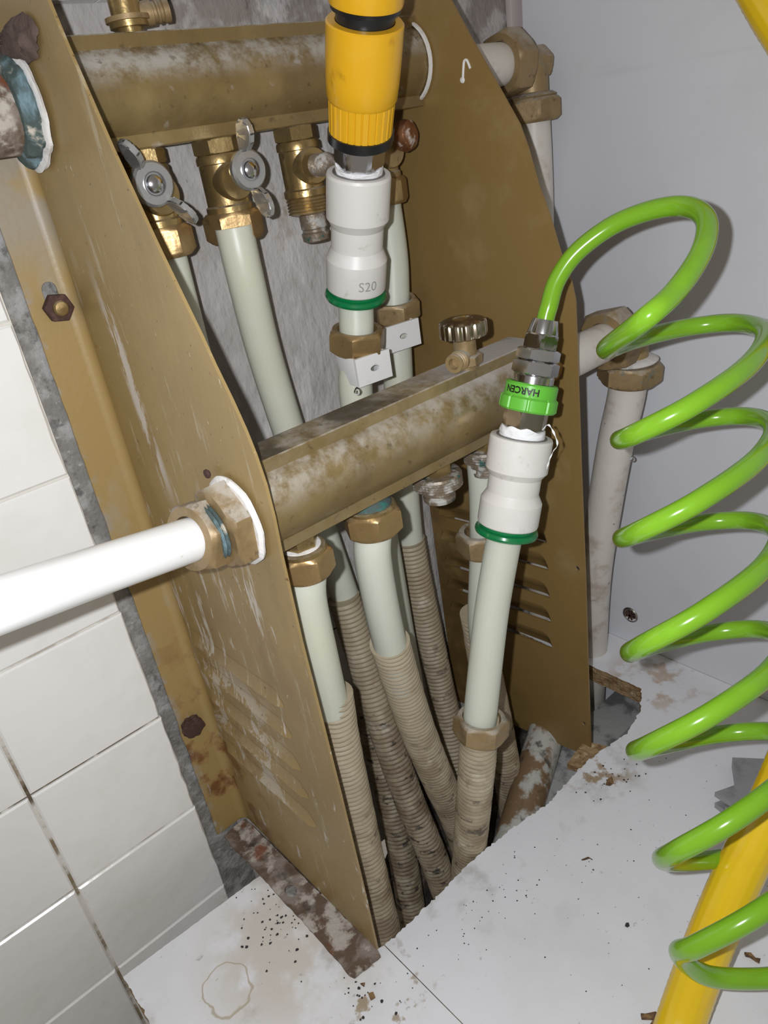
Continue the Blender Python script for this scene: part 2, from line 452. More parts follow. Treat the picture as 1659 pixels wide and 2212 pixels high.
m_board = mat('dirty_white_board', (.80, .805, .845), .45, 0, [
    dict(col=(.70, .70, .71), scale=9, lo=.45, hi=.7, fac=.7),
    dict(col=(.38, .355, .32), scale=26, lo=.54, hi=.68, fac=.6, grad=[(1, -.27, -.16)]),
    dict(col=(.48, .33, .20), scale=38, lo=.50, hi=.60, fac=.7, spots=[((.345, -.165, 0), .055, .02)]),
    dict(col=(.54, .475, .37), scale=26, lo=.36, hi=.54, fac=.6, spots=[((-.035, -.12, 0), .085, .03)]),
    dict(col=(.46, .40, .30), scale=8, lo=.1, hi=.2, fac=.85, ring=[((-.0845, -.114, 0), .0165, .0010, .014)]),
    dict(col=(.30, .20, .09), scale=60, lo=.56, hi=.62, fac=.8, spots=[((-.015, -.19, 0), .05, .012)]),
    dict(col=(.30, .18, .06), scale=55, lo=.52, hi=.60, fac=.8, spots=[((.225, -.185, 0), .04, .012)]),
    dict(col=(.16, .15, .15), scale=230, lo=.685, hi=.715, fac=.8),
    dict(col=(.30, .30, .31), scale=120, lo=.64, hi=.69, fac=.5, stretch=(1, 1.6, 1))], bump=[(300, U, .0001, 3)])
m_chip = mat('raw_chipboard', (.40, .27, .14), .9, 0, [
    dict(col=(.22, .125, .055), scale=90, lo=.45, hi=.62, stretch=(1, 1, 3)),
    dict(col=(.56, .43, .26), scale=140, lo=.55, hi=.66)], bump=[(260, (1, 1, 2.2), .002, 5)])
m_soil = mat('dark_rubble', (.045, .036, .03), .95, 0, [
    dict(col=(.16, .125, .10), scale=60, lo=.5, hi=.65),
    dict(col=(.012, .01, .009), scale=40, lo=.5, hi=.65, seed=6)], bump=[(110, U, .006, 6)])
m_slab = mat('mouldy_batten', (.36, .36, .35), .8, 0, [
    dict(col=(.10, .10, .10), scale=45, lo=.48, hi=.62, fac=.85)], bump=[(200, U, .0006, 4)])
m_flake = mat('brown_flake', (.10, .055, .028), .85, 0, [dict(col=(.24, .14, .06), scale=180, lo=.45, hi=.6)])
m_speck = mat('dark_crumb', (.035, .032, .032), .9)
m_steel = mat('hinge_steel', (.36, .36, .37), .4, .4, [dict(col=(.18, .18, .18), scale=60, lo=.5, hi=.7, fac=.6)])
m_water = mat('water', (1, 1, 1), .02, 0, trans=1, ior=1.33)
m_wire = mat('black_wire', (.01, .01, .012), .4)
m_trim = mat('pink_white_trim', (.52, .46, .45), .6)

# ================================================================== SETTING
WY = 0.008                      # plaster face behind the manifold
XR = 0.250                      # right bracket plate
XP0, XP1 = 0.381, 0.402         # cabinet side panel: x at the shelf and 0.56 m above it
def xpanel(z): return XP0 + (XP1 - XP0) * z / .56

# back wall: rough plaster in the niche, cement at the left, tiles left and above
bm = NB()
nx, nz_ = 130, 150
xs = [-.42 + .96 * i / nx for i in range(nx + 1)]; zs = [-.16 + 1.0 * j / nz_ for j in range(nz_ + 1)]
g = []
for z in zs:
    row = []
    for x in xs:
        d = noise.fractal(Vector((x * 22, z * 14, 0)), .8, 2.1, 5) * .0016 + noise.noise(Vector((x * 5, z * 6, 3))) * .0015
        base = WY if x > -.004 else .003
        if x > .0 and z > .50: d += .0018 * (1 if noise.noise(Vector((x * 13, z * 13, 9))) > .05 else 0)
        row.append(bm.verts.new((x, base + d, z)))
    g.append(row)
for j in range(nz_):
    for i in range(nx):
        fc = bm.faces.new((g[j][i], g[j][i + 1], g[j + 1][i + 1], g[j + 1][i]))
        xc = xs[i] + .004
        fc.material_index = 0 if xc > -.004 else 1
wall = finish('wall_back', bm, [m_plaster, m_cement], ang=60, kind='structure')

def tile_mesh(x0, x1, z0, z1, ragged=()):
    b = NB(); y0, y1 = .006, -.004; bev = .0012
    def rim(inset, yy):
        pts = []
        n = 8
        cs = [(x0 + inset, z0 + inset), (x1 - inset, z0 + inset), (x1 - inset, z1 - inset), (x0 + inset, z1 - inset)]
        for k in range(4):
            a, c = cs[k], cs[(k + 1) % 4]
            for q in range(n):
                t = q / n; px, pz = a[0] + (c[0] - a[0]) * t, a[1] + (c[1] - a[1]) * t
                if k in ragged:
                    px += .0011 * noise.noise(Vector((px * 120, pz * 150, 2))) + .0005 * noise.noise(Vector((px * 420, pz * 500, 2)))
                pts.append(b.verts.new((px, yy, pz)))
        return pts
    A = rim(0, y0); Bq = rim(0, y1 + bev); Cq = rim(bev, y1)
    n = len(A)
    for q in range(n):
        k = (q + 1) % n
        b.faces.new((A[q], A[k], Bq[k], Bq[q])); b.faces.new((Bq[q], Bq[k], Cq[k], Cq[q]))
    b.faces.new(Cq)
    return b
GZ = [-.231, -.139, -.047, .045, .1365, .2285, .3285, .4205, .512, .604]
GX = [-.318, -.2245, -.1305]
for j in range(len(GZ) - 1):
    for i in range(3):
        x0 = GX[i] + .0011; x1 = (GX[i + 1] if i < 2 else -.0345) - .0011
        if i == 2: x1 = -.0352 - .004 * max(0, min(1, (GZ[j] + .02) / .5))
        o = finish('tile', tile_mesh(x0, x1, GZ[j] + .0009, GZ[j + 1] - .0009, ragged=(1,) if i == 2 else ()), m_tile, wall)
for i in range(-4, 5):           # the row above the niche
    x0 = .0628 + i * .0935
    finish('tile', tile_mesh(x0 + .0009, x0 + .0926, .5655, .657, ragged=(0,)), m_tile, wall)
    finish('tile', tile_mesh(x0 + .0009, x0 + .0926, .659, .75), m_tile, wall)
bm = NB()                        # grout bed behind the left tiles and behind the upper row
box(bm, (-.42, -.0015, -.24), (-.0372, .012, .62)); box(bm, (-.42, -.0015, .5665), (.54, .012, .84))
finish('grout', bm, m_grout, wall, smooth=False)
bm = NB(); box(bm, (.3985, .000, .30), (.45, .006, .563), bev=.001)
finish('trim_1', bm, m_trim, kind='structure')

# cabinet side panel
bm = NB()
y0, y1 = P(1128, 20, x=.4015).y, -.95; z0, z1 = -.09, .80
q = [Vector((xpanel(z), y, z)) for (y, z) in ((y0, z0), (y1, z0), (y1, z1), (y0, z1))]
prism(bm, [q], (.018, 0, 0))
wr = finish('wall_right', bm, m_melam, smooth=False, kind='structure')
c = P(1362, 1328, x=.3825)
bm = NB(); lathe(bm, c + Vector((.001, 0, 0)), (-1, 0, 0), [(.0082, 0), (.0082, .0016), (.0072, .0024), (.0066, .0014), (.0002, .0014)], 28)
cl = finish('cam_lock', bm, m_nickel, wr, label='round metal cam lock set in the white panel')
bm = NB()
for a in range(4):
    fr = Matrix.Translation(c + Vector((-.0004, 0, 0))) @ Matrix.Rotation(a * PI / 4 + .3, 4, 'X')
    box(bm, (-.0014, -.0052, -.0007), (-.0003, .0052, .0007), fr)
finish('cam_slot', bm, m_darkrust, cl, smooth=False)

# ground under the shelf
bm = NB(); n = 60; gg = []
for j in range(n + 1):
    row = []
    for i in range(n + 1):
        x = -.2 + .65 * i / n; y = -.5 + .52 * j / n
        dz = -.100 * (1 - max(0, min(1, (x - .14) / .06)))
        row.append(bm.verts.new((x, y, -.105 + dz + .014 * noise.fractal(Vector((x * 26, y * 26, 1)), .8, 2.1, 5))))
    gg.append(row)
for j in range(n):
    for i in range(n): bm.faces.new((gg[j][i], gg[j][i + 1], gg[j + 1][i + 1], gg[j + 1][i]))
finish('floor', bm, m_soil, ang=70, kind='structure')

# ================================================================== SHELF BOARDS
def rag(pts, amp=.0012, step=.002):
    out = []
    for a, b in zip(pts, pts[1:]):
        n = max(1, int((b - a).length / step))
        nn = Vector((-(b - a).y, (b - a).x, 0)).normalized()
        for k in range(n):
            q = a + (b - a) * (k / n)
            j = 0 if k == 0 else amp * (.7 * noise.noise(q * 160) + .5 * random.uniform(-1, 1))
            out.append(q + nn * j)
    out.append(pts[-1]); return out
def V2(x, y): return Vector((x, y, 0))
seam0 = V2(.0072, -.168)
hole = [seam0] + [P(px, py, z=0) for px, py in ((925, 1955), (1010, 1867), (1090, 1802), (1180, 1738), (1270, 1642), (1350, 1587), (1384, 1532))] + [V2(.329, -.162)]
hole = rag(hole, .0019) + rag([V2(.329, -.162), V2(.328, -.10), V2(.328, -.02)], .0006)[1:]
bm = NB()
prism(bm, [hole + [V2(.3805, -.02), V2(.3805, -.95), V2(.0084, -.95)]], (0, 0, -.018), 1)
single('shelf_board', bm, [m_board, m_chip], 'large white board with ragged cut-out for the pipes, filling the lower right', 'shelf', smooth=False)
bm = NB()
left = [V2(.0066, -.168), V2(-.003, -.165), V2(-.010, -.061), V2(-.0265, -.0575)]
left += rag([V2(-.0265, -.0575), V2(-.1315, -.0525)], .0004)[1:] + rag([V2(-.1315, -.0525), V2(-.133, -.5)], .0014)[1:] + [V2(.0076, -.5)]
prism(bm, [left], (0, 0, -.018), 1)
single('shelf_board', bm, [m_board, m_chip], 'smaller white board with a ring stain below the tiles, lower left', 'shelf', smooth=False)

# ================================================================== LEFT BRACKET
front = [(100, 0), (136, 82), (170, 160), (240, 320), (340, 535), (430, 720), (462, 790), (500, 868), (528, 930), (550, 985), (572, 1050), (590, 1120), (604, 1190), (650, 1390), (690, 1545), (735, 1722), (780, 1905), (815, 2046)]
lb = thing('pipe_bracket', P(528, 1762, x=0), 'worn gold-painted bracket plate at left, rusty at its foot, with white pipe through it', 'bracket')
pf = [P(a, b, x=0) for a, b in front]
pf[0] = Vector((0, -.0845, .5535)); pf[-1] = Vector((0, -.1690, .004))
bm = NB()
prism(bm, [[Vector((0, -.006, .563)), Vector((0, -.078, .563))] + pf + [Vector((0, -.006, .002))]], (.0016, 0, 0))
sp_l = finish('side_plate', bm, m_paint_l, lb, smooth=False)
# wall flange with bend and a slotted bolt hole
bm = NB(); arc = [(-.006 + .006 * math.sin(t), -.006 + .006 * math.cos(t)) for t in [PI / 2 * k / 6 for k in range(7)]]
prof = [(.0 + a, -.0004 + b) for a, b in arc]
zz = [0.001 + .562 * k / 12 for k in range(13)]
for k in range(12):
    for (a, b), (c_, d_) in zip(prof, prof[1:]):
        bm.faces.new([bm.verts.new(v) for v in ((a, b, zz[k]), (c_, d_, zz[k]), (c_, d_, zz[k + 1]), (a, b, zz[k + 1]))])
bmesh.ops.remove_doubles(bm, verts=bm.verts[:], dist=1e-5)
sc_ = P(112, 648, y=0)
def slot(cx, cz, w, h, n=8, rot=0):
    pts = []
    for k in range(n + 1): pts.append((w * math.cos(PI * k / n), h + w * math.sin(PI * k / n)))
    for k in range(n + 1): pts.append((-w * math.cos(PI * k / n), -h - w * math.sin(PI * k / n)))
    return [Vector((cx + a * math.cos(rot) - b * math.sin(rot), -.0004, cz + a * math.sin(rot) + b * math.cos(rot))) for a, b in pts]
edge = [Vector((-.0256 + .0009 * noise.noise(Vector((0, z * 60, 0))) + .0005 * noise.noise(Vector((0, z * 230, 4))), -.0004, z)) for z in [.001 + .562 * k / 90 for k in range(91)]]
prism(bm, [[Vector((-.006, -.0004, .001))] + edge + [Vector((-.006, -.0004, .563))], slot(sc_.x + .0004, sc_.z + .0015, .0042, .0042)], (0, .0014, 0))
finish('wall_flange', bm, m_flange, lb, ang=40)
bm = NB()
ft = [P(a, b, z=.0022) for a, b in ((484, 1806), (500, 1790), (530, 1768), (600, 1838), (700, 1938), (815, 2050), (822, 2064), (765, 2110), (755, 2106), (735, 2080), (640, 1975), (540, 1865), (500, 1826))]
oc = P(628, 1924, z=.0022)
ov = [oc + Vector((.0042 * math.cos(t) * 1.0, .0058 * math.sin(t), 0)) for t in [2 * PI * k / 14 for k in range(14)]]
prism(bm, [rag(ft + [ft[0]], .0006, .003)[:-1], ov], (0, 0, -.0022))
finish('foot_flange', bm, m_rust, lb, smooth=False, label='rusty foot flange')
bm = NB(); lathe(bm, oc + Vector((0, 0, -.0016)), (0, 0, 1), [(.0052, 0), (.0044, .0008), (.0022, .0014)], 14)
finish('foot_plug', bm, m_cement, lb)
def louvre(bm, x, yb, yf, zb, zf, sgn, hgt=.011, out=.0030):
    """pressed louvre: flush at its top, standing out along sgn at its lower slit"""
    n, k = 22, 6; rows = []
    for i in range(n + 1):
        t = i / n; y = yb + (yf - yb) * t; zc = zb + (zf - zb) * t
        e = min(1, min(t, 1 - t) * 18); e = math.sin(e * PI / 2)
        col_ = []
        for j in range(k + 1):
            s = j / k
            col_.append(bm.verts.new((x + sgn * (out * e * (s ** 1.6) + .0001), y, zc + hgt * (1 - s) * (.35 + .65 * e))))
        col_.append(bm.verts.new((x + sgn * (out * e * .55 + .00005), y, zc + .0002)))
        rows.append(col_)
    for i in range(n):
        for j in range(k + 1):
            bm.faces.new((rows[i][j], rows[i + 1][j], rows[i + 1][j + 1], rows[i][j + 1]))
    return bm
for k, zf in enumerate((.1806, .1559, .1294, .1048, .0781)):
    z_ = zf + .010
    finish('louvre', louvre(NB(), 0, -.012, -.128, z_ - .003, z_ + .001, -1, out=.0024), m_paint_l, lb, ang=50)
bm = NB()                        # flaking rust at the top of the plate
pts = [P(a, b, x=-.0004) for a, b in ((8, 70), (30, 38), (55, 24), (72, 38), (84, 60), (88, 92), (86, 125), (60, 142), (18, 148), (8, 110))]
vc = sum(pts, Vector()) / len(pts)
cv = bm.verts.new(vc + Vector((-.004, 0, 0))); mid = [bm.verts.new(vc + (p - vc) * .6 + Vector((-.0032 - .0012 * random.random(), 0, 0))) for p in pts]
rim = [bm.verts.new(p) for p in pts]
for i in range(len(pts)):
    j = (i + 1) % len(pts)
    bm.faces.new((rim[i], rim[j], mid[j], mid[i])); bm.faces.new((mid[i], mid[j], cv))
bmesh.ops.subdivide_edges(bm, edges=bm.edges[:], cuts=4, use_grid_fill=True)
for v in bm.verts: v.co.x -= .0030 * abs(noise.noise(Vector((0, v.co.y * 300, v.co.z * 110)))) + .0012 * abs(noise.noise(v.co * 520))
finish('rust_scab', bm, m_scab, lb, ang=80, label='dark flaking rust patch')

# bolts through the wall flange
def rnd_hex_bolt(c, af, h, m_head, stud, label, rough_amp=0):
    t = thing('hex_bolt', c, label, 'bolt')
    b = NB(); hexsolid(b, c, (0, -1, 0), af, h, rot=.35)
    if rough_amp:
        bmesh.ops.subdivide_edges(b, edges=b.edges[:], cuts=1, use_grid_fill=True)
        for v in b.verts: v.co += noise.noise_vector(v.co * 260) * rough_amp
    finish('bolt_head', b, m_head, t)
    if stud:
        b = NB(); lathe(b, c + Vector((0, -h, 0)), (0, -1, 0), [(.0042, -.001), (.0042, .0022), (.0034, .0032), (.001, .0036)], 20)
        finish('stud_end', b, stud, t, label='pale metal stud end')
    return t
rnd_hex_bolt(P(122, 664, y=-.0014), .0142, .0056, m_darkrust, m_brass, 'rust-red hex bolt with bright stud end in slotted hole, upper left')
rnd_hex_bolt(P(412, 1566, y=-.0012), .0158, .0052, m_darkrust, None, 'crumbling rusted bolt low on the left flange', .0016)

# ================================================================== RIGHT BRACKET
fr_px = [(940, -60), (973, 0), (1013, 75), (1066, 169), (1121, 268), (1140, 321), (1162, 400), (1186, 464), (1212, 553), (1233, 607), (1242, 650), (1246, 760), (1254, 1000), (1264, 1250), (1270, 1450), (1276, 1634)]
rb = thing('pipe_bracket', P(1085, 1556, x=XR), 'flat gold-painted bracket plate at right with pressed louvres near its bottom', 'bracket')
bm = NB()
pr = [P(a, b, x=XR) for a, b in fr_px]
back = [Vector((XR, .004, -.052)), Vector((XR, .004, .60))]
bot = [P(1276, 1636, x=XR), P(1090, 1558, x=XR)]
def hole3(px, py, r):
    c_ = P(px, py, x=XR); return [c_ + Vector((0, r * math.cos(t), r * math.sin(t))) for t in [2 * PI * k / 10 for k in range(10)]]
LV = ((.1697, .1806), (.1445, .1559), (.1175, .1294), (.0925, .1048), (.0660, .0781))
def lv_loop(zb, zf, yb=-.006, yf=-.127, h=.0135):
    zt = lambda y: zb + (zf - zb) * (y - yb) / (yf - yb)
    out = [Vector((XR, yb, zb)), Vector((XR, yf, zf))]
    for k in range(7):
        a = PI / 2 * k / 6; out.append(Vector((XR, yf + .010 * (1 - math.cos(a)) , zt(yf) + h * math.sin(a))))
    for k in range(7):
        a = PI / 2 * k / 6; out.append(Vector((XR, yb - .010 * (1 - math.sin(a)), zt(yb) + h * math.cos(a))))
    return out
prism(bm, [pr + bot + back, hole3(1247, 1228, .0021), hole3(1261, 1563, .0021)] + [lv_loop(*l) for l in LV], (.0016, 0, 0))
finish('side_plate', bm, m_paint_r, rb, smooth=False)
bm = NB(); box(bm, (XR + .0004, .0024, -.05), (XR + .027, .0040, .60))
finish('wall_flange', bm, m_paint_r, rb, smooth=False)
for zb, zf in LV:
    lo_ = lv_loop(zb, zf, -.0055, -.1275, .0140); b = NB(); rows = []
    n_ = len(lo_); yb, yf = -.0055, -.1275
    top_ = lo_[2:]; NN = 26
    for i in range(NN + 1):
        t = i / NN; y = yb + (yf - yb) * t; z_ = zb + (zf - zb) * t; dd = min(y - yf, yb - y)
        hh = .0140 * math.sqrt(max(0, 1 - max(0, 1 - dd / .010) ** 2))
        e = math.sin(min(1, dd / .012) * PI / 2)
        rows.append([b.verts.new((XR + .0006 + .0085 * e * (1 - j / 6) ** 1.35, y, z_ + hh * j / 6 - (.0034 if j == 0 else 0))) for j in range(7)])
    for i in range(NN):
        for j in range(6): b.faces.new((rows[i][j], rows[i + 1][j], rows[i + 1][j + 1], rows[i][j + 1]))
    bmesh.ops.remove_doubles(b, verts=b.verts[:], dist=1e-5)
    bmesh.ops.solidify(b, geom=b.faces[:], thickness=.0006)
    finish('louvre', b, m_paint_r, rb, ang=50)
bm = NB()                        # dried splash of paint
s = crom([P(a, b, x=XR - .0003) for a, b in ((1000, 173), (1001, 150), (1003, 132), (1009, 131), (1016, 148))], 6)
tube(bm, s, .0006, 8, rf=lambda q, a: .0008)
lathe(bm, P(999, 173, x=XR), (-1, 0, 0), [(.0019, 0), (.0015, .0007), (.0004, .0010)], 12)
finish('paint_drip', bm, m_gasket, rb, label='dried cream paint drip')

# ================================================================== MANIFOLD BARS
def bar_profile():
    pts = []
    lw, lt, lb_ = .0122, .0258, .0190
    R_ = .0227
    pts += [(-lw, lt - .0006), (-lw + .0007, lt), (lw - .0007, lt), (lw, lt - .0006)]
    a0 = math.acos(lw / R_); a0 = math.atan2(lb_, lw)
    n = 12
    for k in range(n + 1):
        a = a0 - 2 * a0 * k / n; pts.append((R_ * math.cos(a), R_ * math.sin(a)))
    pts += [(lw, -lt + .0006), (lw - .0007, -lt), (-lw + .0007, -lt), (-lw, -lt + .0006)]
    for k in range(n + 1):
        a = PI + a0 - 2 * a0 * k / n; pts.append((R_ * math.cos(a), R_ * math.sin(a)))
    return pts
def bar(bm, y, z, x0, x1, dy=0):
    pr_ = bar_profile(); rings = []
    N_ = 24
    for k in range(N_ + 1):
        x = x0 + (x1 - x0) * k / N_
        rings.append([bm.verts.new((x, y + dy * k / N_ + a, z + b)) for a, b in pr_])
    n = len(pr_)
    for k in range(N_):
        for i in range(n):
            j = (i + 1) % n
            bm.faces.new((rings[k][i], rings[k][j], rings[k + 1][j], rings[k + 1][i]))
    bm.faces.new(rings[0]); bm.faces.new(rings[-1][::-1])
    return bm
TY, TZ = -.032, .5185
BY, BZ = -.137, .3255
tm = thing('manifold_bar', (.125, TY, TZ), 'dusty upper brass manifold bar between the two bracket plates', 'manifold')
finish('bar', bar(NB(), TY, TZ, .0022, XR - .0012), m_bar_top, tm, ang=38)
bmn = thing('manifold_bar', (.125, BY, BZ), 'lower brass manifold bar crossing in front of the pipes, white crust near its right end', 'manifold')
finish('bar', bar(NB(), BY, BZ, .0022, .224), m_bar_bot, bmn, ang=38)
finish('end_stub', lathe(NB(), (.2235, BY, BZ), (1, 0, 0), [(.0165, 0), (.0165, .004), (.0118, .0055), (.0118, .0262)], 32), m_brass, bmn)
bm = NB()
ringlathe(bm, (XR - .0036, TY, TZ), (1, 0, 0), [(.0236, 0), (.0250, 0), (.0252, .0020), (.0236, .0020)], 40)
finish('seal_ring', bm, m_gasket, tm, label='white sealing ring at the right end')
for x in (.094, .150, .214, .047):            # outlet bosses
    b = NB(); hexsolid(b, (x, TY, TZ - .0255), (0, 0, -1), .0235, .0085, rot=.3)
    finish('outlet_boss', b, m_brass, tm)
for x in (.0300, .0805, .1352, .1800):
    b = NB(); hexsolid(b, (x, BY, BZ - .0255), (0, 0, -1), .0175, .0090, rot=.2)
    finish('outlet_boss', b, m_teal if abs(x - .0805) < .001 else m_brass, bmn)

# ================================================================== PIPES AND CONDUITS
RP = .0112
def pipe(name, pts, r, m, label, cat='pipe', group=None, seg=24, n=8):
    q = crom(pts, n)
    return single(name, tube(NB(), q, r, seg), m, label, cat, group, loc=q[-1].copy())
def conduit_tube(pts, r, m, label, group='corrugated conduits', torn=0):
    pts = list(pts); e = pts[-1]; dn = (pts[-1] - pts[-2]).normalized()
    if e.z > -.20: pts += [e + (dn * .5 + Vector((0, 0, -.5))) * (.22 + e.z) * .6, Vector((e.x + dn.x * .05, e.y + dn.y * .05, -.225))]
    q = resample(crom(pts, 14), .00070)
    pitch = .0041
    def rf(s, a):
        w_ = .5 + .5 * math.cos(2 * PI * s / pitch)
        e = r - .0010 + .0013 * w_ ** .7
        e += .00035 * noise.noise(Vector((s * 90, math.cos(a) * 1.5, math.sin(a) * 1.5)))
        return e
    b = tube(NB(), q, r, 26, rf=rf)
    # cut edge at the top end is uneven
    if torn:
        for v in b.verts:
            d = (v.co - q[0]).dot((q[2] - q[0]).normalized())
            if d < .010:
                a = (v.co - q[0])
                v.co -= (q[2] - q[0]).normalized() * max(0, torn * noise.noise(v.co * 70 + Vector((5, 1, 0))) * (1 - d / .010))
    return single('corrugated_conduit', b, m, label, 'conduit', group, loc=q[-1].copy(), ang=50)

G1 = 'milky plastic heating pipes'
pipe('plastic_pipe', [Vector((.047, TY, .441)), Vector((.046, TY, .33)), Vector((.044, -.030, .2)), Vector((.042, -.030, .08)), Vector((.042, -.030, -.09))], RP, m_pex, 'milky pipe under the leftmost upper valve, mostly hidden by the left plate', group=G1)
pipe('plastic_pipe', [P(505, 490, y=TY - .008), P(530, 600, y=TY - .008), P(570, 760, y=TY), P(625, 935, y=-.028), P(690, 1130, y=-.028), P(732, 1250, y=-.03), P(760, 1330, y=-.032)], RP, m_pex, 'long milky pipe under the second upper valve, passing behind the lower bar', group=G1)
p3 = [P(768, 636, d=.4725), P(770, 700, d=.479), P(770, 780, d=.487), P(769, 850, d=.494), P(790, 1000, d=.520), P(825, 1150, d=.55), P(862, 1350, d=.60), P(900, 1560, d=.66)]
pipe('plastic_pipe', p3, RP, m_pex, 'milky pipe below the left white coupling, with loose nut and clip on it', group=G1)
pipe('plastic_pipe', [Vector((.214, TY, .438)), P(848, 560, y=-.032), P(853, 680, y=-.032), P(862, 850, y=-.034), P(874, 1050, y=-.034), P(886, 1170, y=-.033), P(898, 1230, y=-.033)], RP, m_pex, 'milky pipe beside the right plate, behind the left white coupling', group=G1)
pipe('plastic_pipe', [Vector((.0300, BY, .275)), P(664, 1300, y=BY), P(690, 1420, y=BY), P(716, 1530, y=BY + .004)], RP, m_pex, 'milky pipe from the leftmost nut of the lower bar, at the left plate edge', group=G1)
pipe('plastic_pipe', [Vector((.0802, BY, .278)), P(805, 1200, y=BY), P(822, 1300, y=BY + .004), P(845, 1400, y=BY + .010), P(868, 1480, y=BY + .016)], RP, m_pex, 'milky pipe from the second nut of the lower bar into the wide conduit', group=G1)
pc = [P(1096, 1130, d=.459), P(1082, 1200, d=.4645), P(1062, 1320, d=.4745), P(1046, 1460, d=.484), P(1036, 1560, d=.491), P(1035, 1588, d=.4945)]
pipe('plastic_pipe', pc, RP - .0002, m_pex, 'milky pipe in front of the louvres, below the right white coupling', group=G1)
pipe('plastic_pipe', [Vector((.1795, BY + .003, .285)), P(1046, 1080, y=BY + .006), P(1045, 1200, y=BY + .010), P(1040, 1330, y=BY + .012), P(1045, 1400, y=BY + .012)], RP - .001, m_pex, 'milky pipe half hidden behind the right coupling, with a loose nut', group=G1)

RC = .0126
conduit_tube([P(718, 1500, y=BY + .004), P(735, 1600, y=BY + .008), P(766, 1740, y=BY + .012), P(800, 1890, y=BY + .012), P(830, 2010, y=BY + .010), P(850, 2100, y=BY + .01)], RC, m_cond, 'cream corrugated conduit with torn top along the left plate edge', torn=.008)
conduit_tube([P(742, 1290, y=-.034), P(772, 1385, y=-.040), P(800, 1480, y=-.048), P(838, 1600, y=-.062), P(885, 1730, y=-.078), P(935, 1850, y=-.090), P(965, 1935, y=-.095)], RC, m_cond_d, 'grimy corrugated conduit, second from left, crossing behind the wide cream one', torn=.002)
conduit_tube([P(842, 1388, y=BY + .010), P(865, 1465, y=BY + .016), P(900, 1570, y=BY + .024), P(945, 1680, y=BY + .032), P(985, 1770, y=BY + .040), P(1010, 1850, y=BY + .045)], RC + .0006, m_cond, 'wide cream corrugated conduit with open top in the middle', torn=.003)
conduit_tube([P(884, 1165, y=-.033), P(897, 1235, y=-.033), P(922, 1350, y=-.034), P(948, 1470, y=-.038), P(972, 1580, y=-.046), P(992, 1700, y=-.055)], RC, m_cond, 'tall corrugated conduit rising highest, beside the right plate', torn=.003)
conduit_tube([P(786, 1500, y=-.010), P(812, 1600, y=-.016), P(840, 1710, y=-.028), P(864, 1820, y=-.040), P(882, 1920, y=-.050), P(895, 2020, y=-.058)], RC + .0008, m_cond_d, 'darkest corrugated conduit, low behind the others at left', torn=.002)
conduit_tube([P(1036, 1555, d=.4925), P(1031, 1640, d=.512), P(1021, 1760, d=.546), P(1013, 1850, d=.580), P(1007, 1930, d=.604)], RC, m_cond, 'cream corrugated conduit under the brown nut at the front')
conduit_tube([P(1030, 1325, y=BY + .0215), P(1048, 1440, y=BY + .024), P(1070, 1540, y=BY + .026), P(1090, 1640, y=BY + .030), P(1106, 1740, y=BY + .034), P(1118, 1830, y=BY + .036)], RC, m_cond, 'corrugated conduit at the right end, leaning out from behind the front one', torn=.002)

# ================================================================== NUTS
def nut(c, axis, af, h, label, m=None, rot=0, group=None, parent=None, hole=None, name='compression_nut'):
    hole = hole or RP + .0004
    b = hexring(NB(), c, axis, af, h, hole, rot)
    if parent is None: return single(name, b, m or m_brass_nut, label, 'nut', group, loc=Vector(c))
    return finish('union_nut', b, m or m_brass_nut, parent)
ax3 = (p3[0] - p3[2]).normalized()
c3 = P(772, 757, d=.484)
nut(c3, ax3 - (c3 - CAM).normalized() * .26, .0325, .0150, 'loose brass nut on the pipe under the left coupling', rot=.70, hole=.0128)
c4 = P(855, 688, y=-.034)
nut(c4, (-.08, -.16, 1), .0315, .0150, 'loose limed brass nut on the pipe beside the right plate', rot=.15, hole=.0128, m=m_brass_old)
c5 = P(1037, 1590, d=.494)
nut(c5, (pc[3] - pc[5]).normalized() - (c5 - CAM).normalized() * .12, .0320, .0150, 'tarnished brass nut sitting on top of the front conduit', rot=.2, hole=.0127, m=m_brass_old)
c6 = P(1044, 1190, y=BY + .009)
nut(c6, (0, 0, 1), .0320, .0170, 'loose dull nut behind the green collet of the right coupling', rot=.25, hole=.0120, m=m_brass_old)
# nuts hanging on the outlets of the lower bar
na = thing('compression_nut', (.0300, BY, .2735), 'shiny brass nut on the leftmost lower outlet, at the left plate edge', 'nut')
b = hexring(NB(), (.0300, BY, .2735), (0, 0, 1), .0290, .0150, RP + .0004, .4); finish('nut_body', b, m_brass_nut, na)
b = NB(); ringlathe(b, (.0300, BY, .2883), (0, 0, 1), [(.0085, 0), (.0138, 0), (.0136, .0022), (.0122, .0030), (.0085, .0030)], 32); finish('nut_rim', b, m_brass, na)
b = NB(); lathe(b, (.0300, BY, .2880), (0, 0, 1), [(.0118, .001), (.0112, .0036), (.0090, .0042), (.0070, .0040)], 28); finish('sealant', b, m_gasket, na, label='white sealant inside the rim')
nb = thing('compression_nut', (.0805, BY, .2765), 'tarnished brass nut on the second lower outlet, teal crust above it', 'nut')
b = hexring(NB(), (.0805, BY, .2765), (0, 0, 1), .0315, .0155, RP + .0004, .05); finish('nut_body', b, m_brass_nut, nb)
b = NB(); ringlathe(b, (.0805, BY, .2918), (0, 0, 1), [(.0095, 0), (.0150, 0), (.0149, .0018), (.0138, .0026), (.0095, .0026)], 36); finish('nut_rim', b, m_brass, nb)
